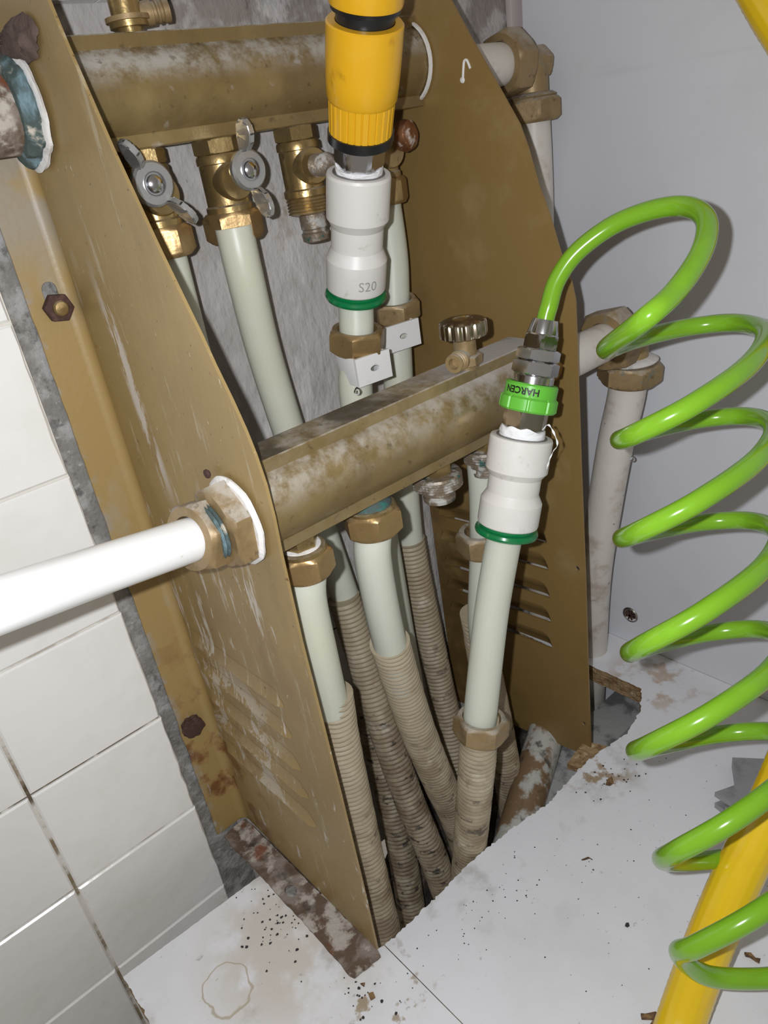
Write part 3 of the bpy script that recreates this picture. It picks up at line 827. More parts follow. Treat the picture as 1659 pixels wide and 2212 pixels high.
b = NB(); lathe(b, (.0805, BY, .2915), (0, 0, 1), [(.0132, .001), (.0125, .0045), (.0100, .0070), (.0090, .0090)], 28,
                mod=lambda t, r, h: r * (1 + .06 * noise.noise(Vector((math.cos(t) * 3, math.sin(t) * 3, h * 300))))); finish('verdigris_crust', b, m_teal, nb, label='teal crust')

# open third outlet of the lower bar, and the stub of the fourth
def open_outlet(x, label, scale=1):
    t = thing('outlet_adapter', (x, BY, .262), label, 'fitting')
    b = NB(); pr_ = []
    for k in range(9): pr_ += [(.0158 * scale if k % 2 == 0 else .0148 * scale, .2905 - .00085 * k)]
    lathe(b, (x, BY, 0), (0, 0, 1), [(.0085, .2925), (.0150 * scale, .2920)] + pr_ + [(.0100, .2830)], 32); finish('threaded_collar', b, m_limed, t)
    b = NB(); lathe(b, (x, BY, 0), (0, 0, 1), [(.0112, .2832), (.0112, .2795), (.0098, .2785), (.0098, .2765), (.0104, .2758), (.0100, .2735), (.0082, .2728), (.0062, .2728), (.0060, .2760)], 32); finish('insert_cone', b, m_limed, t)
    return t
open_outlet(.1352, 'open threaded outlet with teal limescale under the middle of the lower bar', 1.0)
open_outlet(.1800, 'limescaled outlet half hidden behind the right white coupling', .92)

# ================================================================== VALVES ON THE UPPER BAR
def valve_body(t, x, with_nut=True, m=None):
    m = m or m_brass
    b = NB()
    lathe(b, (x, TY, 0), (0, 0, 1), [(.0085, .4850), (.0125, .4845), (.0132, .4830), (.0132, .4800), (.0124, .4795), (.0124, .4580), (.0136, .4570), (.0136, .4535), (.0120, .4530)], 36)
    # boss of the spindle towards the room
    lathe(b, (x, TY, .4700), (0, -1, 0), [(.0110, .004), (.0108, .013), (.0098, .015)], 28)
    finish('valve_body', b, m, t)
    b = NB(); pr_ = [(.0132 if k % 2 == 0 else .0124, .4532 - .00095 * k) for k in range(11)]
    lathe(b, (x, TY, 0), (0, 0, 1), [(.0115, .4536)] + pr_ + [(.0085, .4425), (.0080, .4440)], 36)
    finish('valve_thread', b, m_brass, t)
    if with_nut:
        hexr = hexring(NB(), (x, TY, .4375), (0, 0, 1), .0305, .0165, RP + .0003, .62)
        finish('union_nut', hexr, m_brass_nut, t)
def butterfly(t, x, ang, zc=.4705, y=-.0585, r=.0112):
    """round hub with two raised wings"""
    b = NB()
    lathe(b, (x, y + .012, zc), (0, -1, 0), [(.0062, 0), (.0062, .007), (.0100, .0085), (r, .0098), (r, .0125), (r - .0012, .0140), (.0062, .0140)], 36)
    h = finish('valve_handle', b, m_chrome, t)
    u, v, a = axes((0, -1, 0))
    for k in (0, 1):
        th = ang + PI * k
        dr = Vector((math.cos(th), 0, math.sin(th))); tn = Vector((-dr.z, 0, dr.x)); out = Vector((0, -1, 0))
        o = Vector((x, y, zc)) + dr * (r - .0015)
        loop = []
        w, ht, ln = .0017, .0120, .0165
        # rounded wing standing off the hub, in the plane of dr and out
        prof = [(0, -.002), (ln * .55, -.0005), (ln * .88, .0026), (ln, .0066), (ln * .95, .0105), (ln * .76, .0132), (ln * .46, .0134), (ln * .2, .0108), (.0002, .0060)]
        prism(bb := NB(), [[o + dr * p + out * q - tn * w for p, q in prof]], tn * (2 * w))
        bmesh.ops.bevel(bb, geom=bb.edges[:], offset=.0005, segments=2, affect='EDGES')
        finish('wing', bb, m_chrome, h, ang=40)
    b = NB(); lathe(b, (x, y - .0015, zc), (0, -1, 0), [(.0060, -.001), (.0060, .0012), (.0054, .0012), (.0052, .0004), (.0048, .0004), (.0044, .0022), (.0030, .0032), (.0004, .0036)], 28)
    s = finish('screw', b, m_chrome_cl, h)
    return h
v1 = thing('butterfly_valve', (.041, TY, .4375), 'leftmost butterfly valve, chrome wings half behind the left plate', 'valve')
valve_body(v1, .047); butterfly(v1, .0385, PI * .69, zc=.4760, y=-.0565)
v2 = thing('butterfly_valve', (.094, TY, .4375), 'brass butterfly valve with chrome wing pointing up, second from left', 'valve')
valve_body(v2, .094); butterfly(v2, .0965, PI * .53, zc=.4745, y=-.0570, r=.0108)
v3 = thing('valve_body_open', (.150, TY, .430), 'brass valve with bare thread and silvery insert, no pipe on it', 'valve')
valve_body(v3, .150, False)
b = NB(); lathe(b, (.152, TY, 0), (0, 0, 1), [(.0086, .4430), (.0086, .4340), (.0078, .4332), (.0078, .4318), (.0090, .4310), (.0086, .4265), (.0070, .4255)], 28); finish('insert_cone', b, m_limed, v3)
b = NB(); pr_ = [(.0066 if k % 2 == 0 else .0056, .014 + .0011 * k) for k in range(14)]
lathe(b, (.150, TY, .470), (0, -1, 0), [(.0098, .008), (.0096, .0135)] + pr_ + [(.003, .0295)], 28); finish('spindle', b, m_limed, v3)
v4 = thing('valve_body_open', (.214, TY, .430), 'corroded valve with coppery spindle cap, behind the left coupling', 'valve')
valve_body(v4, .214, True, m_brass_old)
b = NB(); lathe(b, (.2155, TY, .4775), (.25, -1, 0), [(.0060, .004), (.0060, .016), (.0092, .018), (.0098, .022), (.0086, .026), (.005, .0285)], 24,
                mod=lambda t, r, h: r * (1 + .07 * noise.noise(Vector((math.cos(t) * 2, math.sin(t) * 2, h * 200)))))
finish('spindle_cap', b, mat('coppery_cap', (.30, .135, .065), .35, .8, [dict(col=(.42, .38, .34), scale=140, lo=.5, hi=.64, metal=0, rough=.8)]), v4, label='coppery spindle cap')

# ================================================================== AIR VENTS
va = P(1022, 800, z=BZ + .0258); va.y = BY - .006; va.x += .004
av = thing('air_vent', va, 'small air vent with fluted metal knob on top of the lower bar', 'valve')
b = NB(); lathe(b, va, (0, 0, 1), [(.0075, -.001), (.0075, .002)], 24); hexsolid(b, va + Vector((0, 0, .0015)), (0, 0, 1), .0170, .0062, rot=.3); finish('vent_base', b, m_brass_old, av)
b = NB(); lathe(b, va, (0, 0, 1), [(.0068, .0070), (.0068, .0170), (.0062, .0176), (.0045, .0200)], 24); finish('vent_stem', b, m_brass_old, av)
b = NB()
dr = (P(965, 782, d=.44) - P(1010, 770, d=.44)); dr = Vector((-.96, -.25, 0)).normalized()
lathe(b, va + Vector((0, 0, .0062)), dr, [(.0062, .002), (.0062, .0085), (.0052, .0088), (.0052, .0098), (.0058, .0101), (.0052, .0104), (.0052, .0116), (.0058, .0119), (.0052, .0122), (.0052, .0140), (.0058, .0143), (.0054, .0152), (.0034, .0152), (.0030, .0110)], 24)
finish('vent_spout', b, m_brass_old, av)
b = NB()
def flute(t, r, h): return r * (1 - .085 * max(0, math.cos(13 * t)) ** 1.0) if r > .011 else r
lathe(b, va + Vector((0, 0, .0185)), (0, 0, 1), [(.0070, .0002), (.0128, .0), (.0142, .0008), (.0142, .0078), (.0136, .0090), (.0108, .0100), (.006, .0104), (.0054, .0098), (.0010, .0098)], 130, mod=flute)
finish('vent_knob', b, m_knob, av, ang=40)

vt = Vector((.0600, TY, TZ + .0258))
at_ = thing('air_vent', vt, 'brass air vent with side spout on the upper bar, at the top edge', 'valve')
b = NB(); lathe(b, vt, (0, 0, 1), [(.0066, -.001), (.0066, .0030), (.0098, .0032), (.0100, .0074), (.0078, .0078), (.0076, .0300), (.0060, .0320)], 28); finish('vent_stem', b, m_brass, at_)
b = NB(); lathe(b, vt + Vector((0, 0, .0055)), (0, 0, 1), [(.0085, 0), (.0112, .0004), (.0112, .0026), (.0085, .0030)], 28); finish('vent_base', b, m_brass_old, at_)
b = NB(); lathe(b, vt + Vector((.004, 0, .0082)), (.93, -.30, .08), [(.0058, .0), (.0058, .0090), (.0048, .0094), (.0048, .0108), (.0056, .0112), (.0056, .0124), (.0050, .0128), (.0050, .0142), (.0058, .0146), (.0058, .0176), (.0036, .0178), (.0032, .0120)], 24)
finish('vent_spout', b, m_brass_old, at_)

# ================================================================== LEFT INLET PIPE
pl = [Vector((-.0235, -.1310, .3205)), P(415, 1165, d=.368), P(210, 1234, d=.326), P(0, 1307, d=.286), P(-260, 1398, d=.250)]
ip = pipe('inlet_pipe', pl, .0111, m_white_pipe, 'white pipe entering from the left edge into the left plate', n=10)
axl = (pl[0] - pl[2]).normalized()
iu = thing('pipe_union', Vector((-.002, BY, BZ)), 'old brass union nut joining the white pipe to the left plate', 'fitting')
b = hexring(NB(), pl[0] - axl * .0040, axl, .0335, .0200, .0116, .25); finish('union_nut', b, m_brass_old, iu)
a0 = Vector((-.0016, -.1375, .3225))
b = hexring(NB(), a0 + Vector((-.0125, .0015, -.0005)), (1, -.03, 0), .0415, .0115, .011, .1); finish('hex_adapter', b, m_brass_old, iu)
b = NB(); lathe(b, a0 + Vector((-.0165, .002, -.001)), (1, 0, 0), [(.0135, 0), (.0150, .001), (.0135, .002), (.0150, .003), (.0135, .004)], 28); finish('thread', b, m_teal, iu)
b = NB(); ringlathe(b, a0 + Vector((-.0030, 0, 0)), (1, 0, 0), [(.014, 0), (.0222, 0), (.0240, .0014), (.0236, .0026), (.014, .0026)], 36,
                    mod=lambda t, r, h: r * (1 + (.07 * noise.noise(Vector((math.cos(t) * 2.2, math.sin(t) * 2.2, 1))) if r > .02 else 0)))
finish('gasket', b, m_gasket, iu, label='squeezed-out white gasket')
for k, (px, py) in enumerate(((455, 1020), (505, 1052), (542, 1200))):
    b = NB(); c_ = P(px, py, x=-.0016)
    lathe(b, c_ + Vector((-.0010, 0, 0)), (-1, 0, 0), [(.0016, 0), (.0024, .0008), (.0022, .0020), (.0008, .0024)], 12)
    finish('red_bead', b, m_darkrust, iu, label='dark red bead of sealant')

# corroded union of the upper bar, left of the plate
cu = thing('pipe_union', Vector((-.004, TY, TZ)), 'corroded union crusted with teal verdigris at the upper left edge', 'fitting')
lump = lambda f: (lambda t, r, h: r * (1 + f * noise.noise(Vector((math.cos(t) * 3, math.sin(t) * 3, h * 160)))))
b = NB(); lathe(b, (-.0022, TY + .006, TZ - .002), (-1, 0, 0), [(.0262, 0), (.0268, .0016), (.0240, .0026)], 48, mod=lump(.10)); finish('gasket', b, m_gasket, cu)
b = NB(); lathe(b, (-.0040, TY + .006, TZ - .002), (-1, 0, 0), [(.0235, 0), (.0242, .002), (.0222, .0052), (.0205, .0075), (.0160, .0085)], 48, mod=lump(.16)); finish('crusted_collar', b, m_teal, cu)
b = NB(); lathe(b, (-.0115, TY + .006, TZ - .002), (-1, 0, 0), [(.0185, 0), (.0185, .05), (.0170, .052)], 32, mod=lump(.03)); finish('pipe_stub', b, m_rust, cu)

# ================================================================== RIGHT OUTLET ELBOWS AND PIPES
def elbow(label, start, ex, ey, ez, r, af, af2, m, downr, endpts, plabel):
    """horizontal pipe stub along +X, nut, elbow turning down, nut, and the pipe below"""
    e = Vector((ex, ey, ez))
    t = thing('elbow_fitting', e, label, 'fitting')
    q = [Vector((ex - .030, ey, ez)), Vector((ex - .012, ey, ez)), Vector((ex - .0035, ey, ez - .0020)), Vector((ex, ey, ez - .0095)), Vector((ex, ey, ez - .030))]
    b = tube(NB(), crom(q, 6), r * .98, 26); finish('elbow_body', b, m, t)
    b = hexsolid(NB(), (ex + .0, ey, ez - .002), (1, 0, 0), r * 1.7, .014, rot=.26); finish('elbow_heel', b, m, t)
    b = hexring(NB(), (ex - .036, ey, ez), (1, 0, 0), af, .0200, start[3] + .0004, .3); finish('union_nut', b, m, t)
    b = NB(); lathe(b, (ex, ey, ez - .0245), (0, 0, 1), [(r * .9, 0), (af2 / 2 * .94, 0), (af2 / 2 * .98, .0012), (af2 / 2 * .84, .0030), (r * .9, .0040)], 36); finish('nut_rim', b, m_gasket if af2 > .04 else m, t)
    dv = (endpts[1] - endpts[0]).normalized()
    b = hexring(NB(), Vector((ex, ey, ez - .0245)), dv, af2, .0165, downr + .0004, .1); finish('union_nut', b, m_brass_old, t)
    st = pipe('supply_pipe', [Vector((XR + .0005, ey, ez)), Vector(((XR + ex) / 2, ey, ez)), Vector((ex - .028, ey, ez))], start[3], m_white_pipe_old, plabel[0], seg=28)
    pipe('supply_pipe', endpts, downr, m_white_pipe_old, plabel[1], seg=28)
e1 = P(1146, 132, x=.3705)
elbow('dusty brass elbow with two nuts beside the white panel, top right', (0, 0, 0, .0142), e1.x, e1.y, e1.z, .0125, .040, .037, m_brass_old, .0128,
      [e1 + Vector((0, 0, -.024)), e1 + Vector((0, 0, -.10)), e1 + Vector((-.002, .004, -.20)), e1 + Vector((-.004, .012, -.36)), e1 + Vector((-.006, .02, -.56))],
      ('short white stub pipe behind the right plate, at the upper elbow', 'dirty white vertical pipe below the upper elbow, behind the right plate'))
e2 = P(1362, 712, x=.350)
elbow('limed brass elbow with wide nut behind the green coil', (0, 0, 0, .0140), e2.x, e2.y, e2.z, .0135, .042, .0425, m_brass_old, .0145,
      [e2 + Vector((-.001, 0, -.022)), P(1353, 852, y=e2.y + .003), P(1330, 955, y=e2.y + .009), P(1306, 1095, y=e2.y + .019), P(1284, 1260, y=e2.y + .032), P(1276, 1500, y=e2.y + .048), P(1270, 1580, y=e2.y + .055)],
      ('short white stub pipe right of the right plate, behind the green coil', 'dirty white leaning pipe below the lower elbow, right of the right plate'))

# ================================================================== PUSH-FIT COUPLINGS
def coupling(cb, ct, label, axis_len, text=None, text_az=None):
    """cb, ct: centres of the lower and upper rim"""
    a = (ct - cb).normalized(); L_ = (ct - cb).length; s = L_ / .074
    t = thing('push_fit_coupling', cb, label, 'coupling')
    R_ = .0186
    H = lambda h: h * s
    pr_ = [(.0135, H(0)), (R_ - .0012, H(0)), (R_ - .0003, H(.0010)), (R_, H(.0030)), (R_, H(.0212)), (R_ - .0005, H(.0224)), (.0160, H(.0275)), (.0157, H(.0284)), (.0157, H(.0284)), (.0157, H(.0418)),
           (.0158, H(.0420)), (R_ - .0012, H(.0452)), (R_, H(.0472)), (R_, H(.0722)), (R_ - .0006, H(.0738)), (R_ - .0012, L_), (.0150, L_), (.0145, L_ - .002)]
    finish('coupling_body', lathe(NB(), cb, a, pr_, 56), m_coup, t, ang=17)
    b = NB(); ringlathe(b, cb - a * .0068, a, [(.0116, 0), (.0172, 0), (.0190, .0010), (.0195, .0026), (.0190, .0042), (.0172, .0050), (.0116, .0050)], 56); finish('release_collar', b, m_green_ring, t, label='green release collar')
    b = NB(); ringlathe(b, cb - a * .0020, a, [(.0116, 0), (.0165, 0), (.0165, .0030), (.0116, .0030)], 40); finish('collet', b, m_green_ring, t)
    b = NB(); ringlathe(b, ct - a * .0022, a, [(.0118, 0), (.0149, 0), (.0149, .0026), (.0118, .0026)], 44); finish('socket_ring', b, m_grey_in, t, label='dark grey socket ring')
    if text:
        wrap_text(text[0], text[1], cb + a * H(text[2]), a, R_ + .00012, text[3], text[4], t, flip=False)
    return t, a

def wrap_text(txt, size, centre, axis, rad, az, m, parent, flip=False, bold=0):
    cu_ = bpy.data.curves.new('print', 'FONT'); cu_.body = txt; cu_.size = size; cu_.align_x = 'CENTER'; cu_.align_y = 'CENTER'
    cu_.resolution_u = 3; cu_.offset = bold
    to = bpy.data.objects.new('print', cu_); COL.objects.link(to)
    dg = bpy.context.evaluated_depsgraph_get(); dg.update()
    me = bpy.data.meshes.new_from_object(to.evaluated_get(dg))
    bpy.data.objects.remove(to)
    b = NB(); b.from_mesh(me); bpy.data.meshes.remove(me)
    bmesh.ops.triangulate(b, faces=b.faces[:])
    bmesh.ops.subdivide_edges(b, edges=[e for e in b.edges if e.calc_length() > size * .25], cuts=2)
    a = Vector(axis).normalized(); d = Vector(az); d = (d - a * d.dot(a)).normalized(); e = a.cross(d)
    for v in b.verts:
        u, w_ = v.co.x, v.co.y
        if flip: u, w_ = -u, -w_
        th = u / rad
        v.co = centre + a * w_ + (d * math.cos(th) + e * math.sin(th)) * rad
    return finish('lettering', b, m, parent, smooth=False)

view = lambda c: (CAM - c)
cbL, ctL = P(769, 622, d=.470), P(775, 372, d=.424)
azL = view(P(797, 598, d=.465)); 
tcl, aL = coupling(cbL, ctL, 'left white push-fit coupling under the yellow connector', 0)
azL = P(796, 596, d=.447) - (cbL + aL * .0085)
wrap_text('S20', .0084, cbL + aL * .0085, aL, .0187, azL, m_gink, tcl)
cbR, ctR = P(1096, 1132, d=.459), P(1127, 942, d=.441)
tcr, aR = coupling(cbR, ctR, 'right white push-fit coupling under the green connector', 0)

def tape_wrap(c, a, h, r, parent):
    b = NB(); n = 8
    prof = [(r * .9, -.001)] + [(r, h * k / n) for k in range(n + 1)] + [(r * .86, h)]
    lathe(b, c, a, prof, 48, mod=lambda t, rr, hh: rr * (1 + .05 * noise.noise(Vector((math.cos(t) * 2.5, math.sin(t) * 2.5, hh * 500)))) +
          (.0 if hh < h * .8 else .0008 * noise.noise(Vector((t * 3, hh * 100, 7)))))
    for v in b.verts:
        hh = (v.co - c).dot(a)
        if hh > h * .7: v.co += a * (.0016 * noise.noise(v.co * 190))
    return finish('thread_tape', b, m_tape, parent, ang=60, label='white thread sealing tape')

# ================================================================== YELLOW HOSE CONNECTOR
c0 = ctL; yend = P(790, 26, d=.384)
aY = (P(785, 130, d=.379) - c0).normalized()
yc = thing('hose_connector', c0, 'yellow and black click hose connector on the left white coupling', 'connector')
tape_wrap(c0 - aY * .0005, aY, .0052, .0134, yc)
Hh = lambda px, py, d: (P(px, py, d=d) - c0).dot(aY)
h_ring0, h_ring1, h_rib1, h_body1, h_neck1 = Hh(783, 304, .4115), Hh(783, 281, .407), Hh(784, 210, .394), Hh(788, 50, .363), Hh(790, 12, .356)
b = NB(); hexsolid(b, c0 + aY * .0040, aY, .0245, h_ring0 - .0040 + .002, rot=.32); finish('hex_nipple', b, m_chrome_cl, yc, label='chrome hex nipple')
ryl = .0178
b = NB(); lathe(b, c0, aY, [(.012, h_ring0), (ryl - .0010, h_ring0), (ryl + .0001, h_ring0 + .0008), (ryl + .0001, h_ring1 - .0002), (ryl - .001, h_ring1)], 90, mod=lambda t, r, h: r * (1 - .012 * (math.cos(40 * t) > .2)) if r > .018 else r); finish('black_ring', b, m_blk, yc)
b = NB(); lathe(b, c0, aY, [(.0150, h_ring1), (ryl - .0006, h_ring1), (ryl - .0001, h_rib1 - .001), (ryl - .0001, h_rib1 + .0005)], 168,
                mod=lambda t, r, h: r * (1 - .034 * (1 if math.cos(28 * t) > .55 else 0))); finish('ribbed_grip', b, m_yel, yc, ang=25)
b = NB(); lathe(b, c0, aY, [(.0160, h_rib1 - .0002), (ryl + .0000, h_rib1 - .0004), (ryl + .0009, h_rib1 + .0014), (ryl + .0014, h_rib1 + .010), (ryl + .0016, h_rib1 + .020), (ryl + .0016, h_body1 - .0008), (ryl + .0008, h_body1), (.0150, h_body1 + .0002), (.0146, h_body1 - .001)], 60); finish('release_sleeve', b, m_yel, yc, ang=28)
b = NB(); lathe(b, c0, aY, [(.0146, h_body1 - .002), (.0146, h_body1 + .0046), (.0172, h_body1 + .0052), (.0176, h_neck1 - .0006), (.0160, h_neck1)], 48); finish('black_neck', b, m_blk, yc)
b = NB(); lathe(b, c0, aY, [(.0150, h_neck1 - .0005), (.0180, h_neck1 - .0003), (.0184, h_neck1 + .001), (.0184, h_neck1 + .028), (.0170, h_neck1 + .031), (.0130, h_neck1 + .031)], 56, mod=lambda t, r, h: r * (1 - .03 * (math.cos(20 * t) > .5)) if h > h_neck1 + .012 and r > .016 else r); finish('hose_nut', b, m_yel, yc)

# yellow hose: from the connector up out of view, over, and down at the right edge
top = c0 + aY * (h_neck1 + .026)
RH = .0127
yh = [top, top + aY * .03, top + aY * .075 + Vector((.012, -.004, 0)), top + aY * .115 + Vector((.055, -.010, 0)), P(1370, -300, d=.44), P(1570, -130, d=.43), P(1672, 25, d=.42), P(1762, 190, d=.41), P(1860, 520, d=.40),
      P(1895, 900, d=.40), P(1855, 1240, d=.405), P(1760, 1520, d=.41), P(1672, 1735, d=.416), P(1600, 1880, d=.419), P(1535, 2030, d=.421), P(1473, 2200, d=.421), P(1420, 2380, d=.402), P(1385, 2600, d=.38)]
q = crom(yh, 16)
q = resample(q, .0022)
def wv(s, a): return RH + .00022 * (math.sin(9 * a + s * 620) * math.sin(9 * a - s * 620)) 
b = tube(NB(), q, RH, 64, rf=wv)
single('garden_hose', b, m_yhose, 'yellow braided hose looping out of view and down the right edge', 'hose', loc=q[-1].copy(), ang=60)

# ================================================================== GREEN AIR-HOSE CONNECTOR AND SPIRAL HOSE
g0 = ctR
gT = P(1176, 702, d=.424)
aG = (gT - g0).normalized()
gc = thing('quick_connector', g0, 'green collar and chrome quick connector on the right white coupling', 'connector')
tape_wrap(g0 - aG * .0006, aG, .0060, .0133, gc)
Hg = lambda px, py, d: (P(px, py, d=d) - g0).dot(aG)
h1, h2, h3, h4, h5, h6, h7 = Hg(1138, 885, .437), Hg(1141, 858, .435), Hg(1146, 826, .433), Hg(1152, 800, .431), Hg(1160, 757, .428), Hg(1167, 722, .4255), Hg(1176, 690, .423)
b = NB(); hexsolid(b, g0 + aG * .0045, aG, .0235, h1 - .0045 + .002, rot=.45); finish('hex_nipple', b, m_nickel, gc)
rg = .0153
def lug(t, r, h): return r if r < rg else r + (.0 if math.cos(9 * t + .6) > -.88 else -.0007)
b = NB(); ringlathe(b, g0, aG, [(.0125, h1), (rg + .0004, h1 - .0002), (rg + .0014, h1 + .0009), (rg + .0013, h2 - .0002), (rg + .0004, h2 + .0006), (rg - .0001, h2 + .0010), (rg - .0001, h3 - .0010), (rg - .0010, h3), (.0128, h3), (.0125, h3 - .002)], 144, mod=lug); finish('collar', b, m_gcol, gc, ang=30, label='green plastic collar')
cT = g0 + aG * ((h2 + h3) / 2 + .0002)
wrap_text('HARCEN', .0054, cT, aG, rg + .00010, P(1119, 846, d=.418) - cT, m_ink, gc, flip=True, bold=.00016)
b = NB(); lathe(b, g0, aG, [(.0118, h3 - .004), (.0118, h4 - .003), (.0110, h4 - .002)], 40); hexsolid(b, g0 + aG * (h4 - .0025), aG, .0236, .0082, rot=.30); hexsolid(b, g0 + aG * (h4 + .0057), aG, .0220, (h5 - h4 - .0057) + .0012, rot=.30); finish('connector_body', b, m_chrome_cl, gc)
b = NB(); hexsolid(b, g0 + aG * (h5 + .0005), aG, .0185, h6 - h5, rot=.62); finish('lock_nut', b, m_chrome_cl, gc)
b = NB(); lathe(b, g0, aG, [(.0088, h6), (.0088, h6 + .001), (.0072, h7), (.0060, h7), (.0060, h7 - .002)], 40); finish('ferrule', b, m_chrome_cl, gc)
# loose tail of tape
s1 = crom([P(a, b_, d=d) for a, b_, d in ((1172, 930, .432), (1184, 918, .429), (1196, 935, .428), (1204, 960, .428), (1195, 975, .428), (1186, 995, .428), (1181, 1013, .430))], 8)
bm = NB()
for k in range(len(s1) - 1):
    w0 = .0016 * (.6 + .4 * math.sin(k * .9)); w1 = .0016 * (.6 + .4 * math.sin((k + 1) * .9))
    sd = RX * .7 + RY * -.4
    vs4 = [bm.verts.new(p) for p in (s1[k] - sd * w0 * .5, s1[k] + sd * w0 * .5, s1[k + 1] + sd * w1 * .5, s1[k + 1] - sd * w1 * .5)]
    bm.faces.new(vs4)
bmesh.ops.remove_doubles(bm, verts=bm.verts[:], dist=2e-5)
bmesh.ops.solidify(bm, geom=bm.faces[:], thickness=.0003)
finish('tape_tail', bm, m_tape, gc, ang=70, label='loose end of white tape')

pts = [g0 + aG * (h7 - .0015), g0 + aG * (h7 + .003), P(1186, 662, d=.421), P(1203, 606, d=.418), P(1246, 545, d=.412), P(1325, 486, d=.402), P(1415, 452, d=.388), P(1487, 447, d=.374), P(1526, 478, d=.358), P(1515, 545, d=.344), P(1460, 628, d=.333), P(1385, 696, d=.331)]
LY = [755, 950, 1163, 1410, 1623, 1858, 2060]
LX = [1309, 1341, 1346, 1362, 1375, 1432, 1468]
GD = .384
for k in range(len(LY)):
    for j, ph in enumerate((0, .125, .25, .375, .5, .625, .75, .875)):
        k2 = min(k + 1, len(LY) - 1)
        ly = LY[k] + (LY[k2] - LY[k] if k < len(LY) - 1 else 330) * ph
        lx = LX[k] + (LX[k2] - LX[k] if k < len(LY) - 1 else 30) * ph
        if k == len(LY) - 1 and ph > .5: break
        cx, cy = lx + 164, ly - 66
        gd = GD - .022 * max(0, min(1, k + ph - 5.3))
        cc = P(cx, cy, d=gd)
        Uv = P(lx, ly, d=gd) - cc
        Vv = -((cc - CAM).normalized() * (.054 - .024 * max(0, min(1, k + ph - 5.2))) - RY * (max(-.009, min(.008, .008 - .012 * (k + ph - 4.45))) if ph < .5 else .008))      # towards the room
        th = 2 * PI * ph
        pts.append(cc + Uv * math.cos(th) - Vv * math.sin(th))
pts += [P(1900, 2270, d=.365), P(2050, 2330, d=.35)]
q = resample(crom(pts, 12), .0022)
b = tube(NB(), q, .00505, 20)
single('spiral_air_hose', b, m_ghose, 'bright green spiral hose coiling down in front of the white panel', 'hose', loc=q[-1].copy(), ang=60)

# ================================================================== PIPE CLIPS
def clip(corner, yaw, w, h, dep, label, group=None):
    t = thing('pipe_clip', corner, label, 'clip')
    fr = Matrix.Translation(corner) @ Matrix.Rotation(yaw, 4, 'Z')
    n = 12
    hole_ = [fr @ Vector((w * .52 + .0034 * math.cos(a) * (1.0), 0, -h * .5 + .0019 * math.sin(a))) for a in [2 * PI * k / n for k in range(n)]]
    loop = [fr @ Vector(p) for p in ((0, 0, 0), (w, 0, 0), (w, 0, -h), (.0, 0, -h))]
    b = NB(); prism(b, [loop, hole_], (fr.to_3x3() @ Vector((0, .0022, 0)))); finish('front_plate', b, m_clip, t, smooth=False)
    b = NB(); box(b, (0, .0022, -h), (.0018, dep, 0), fr, bev=.0004); finish('side_plate', b, m_clip, t)
    b = NB(); box(b, (w * .86, .0022, -h), (w * .86 + .0018, dep, 0), fr, bev=.0004); finish('side_plate', b, m_clip, t)
    return t
k1 = P(767, 778, d=.464)
clip(k1, -.10, .0262, .0180, .0215, 'lower white pipe clip with slot hole and water drop, under the left nut')
k2 = P(829, 710, y=-.052)
clip(k2, -.12, .0300, .0185, .030, 'upper white pipe clip against the right plate pipe')
def drop(c, r, label):
    b = NB(); lathe(b, c, (0, 0, 1), [(.0001, -r), (r * .55, -r * .85), (r * .95, -r * .35), (r, 0), (r * .85, r * .5), (r * .5, r * 1.0), (r * .2, r * 1.3)], 18)
    return single('water_drop', b, m_water, label, 'drop', loc=c)
drop(P(772, 846, d=.462), .0022, 'water drop hanging from the lower white clip')
drop(P(1366, 992, y=e2.y - .006), .0021, 'water drop on the leaning white pipe')

# ================================================================== UNDER THE SHELF
rp0, rp1 = P(1178, 1590, z=-.035), P(1128, 1760, z=-.055)
pipe('floor_pipe', [rp0 + (rp0 - rp1) * .6, rp0, rp1, rp1 + (rp1 - rp0) * .8], .0165, m_rusty_pipe, 'rust-stained pale pipe under the right plate, in the shelf cut-out')
s0, s1_ = P(1370, 1500, z=-.05), P(1265, 1610, z=-.055)
dv = (s1_ - s0).normalized()
bm = NB(); fr = Matrix.Translation((s0 + s1_) / 2) @ Matrix.Rotation(math.atan2(dv.y, dv.x), 4, 'Z')
box(bm, (-.14, -.019, -.022), (.12, .019, 0), fr, bev=.001)
single('floor_batten', bm, m_slab, 'grey mouldy batten lying in the shelf cut-out at right', 'batten', loc=(s0 + s1_) / 2)
bm = NB()
pq = [P(a, b_, z=-.012) for a, b_ in ((1262, 1600), (1312, 1612), (1290, 1640), (1262, 1660), (1225, 1650))]
prism(bm, [pq], (0, 0, -.006)); single('wood_scrap', bm, m_chip, 'brown scrap of wood at the tip of the right plate', 'wood', loc=pq[0], smooth=False)
# thin black wire
wq = crom([P(a, b_, y=-.030) for a, b_ in ((703, 1372), (716, 1362), (735, 1352)) ] + [P(752, 1340, y=-.02)], 8)
single('thin_wire', tube(NB(), wq, .0005, 8), m_wire, 'thin black wire end between the pipes', 'wire', loc=wq[0].copy())

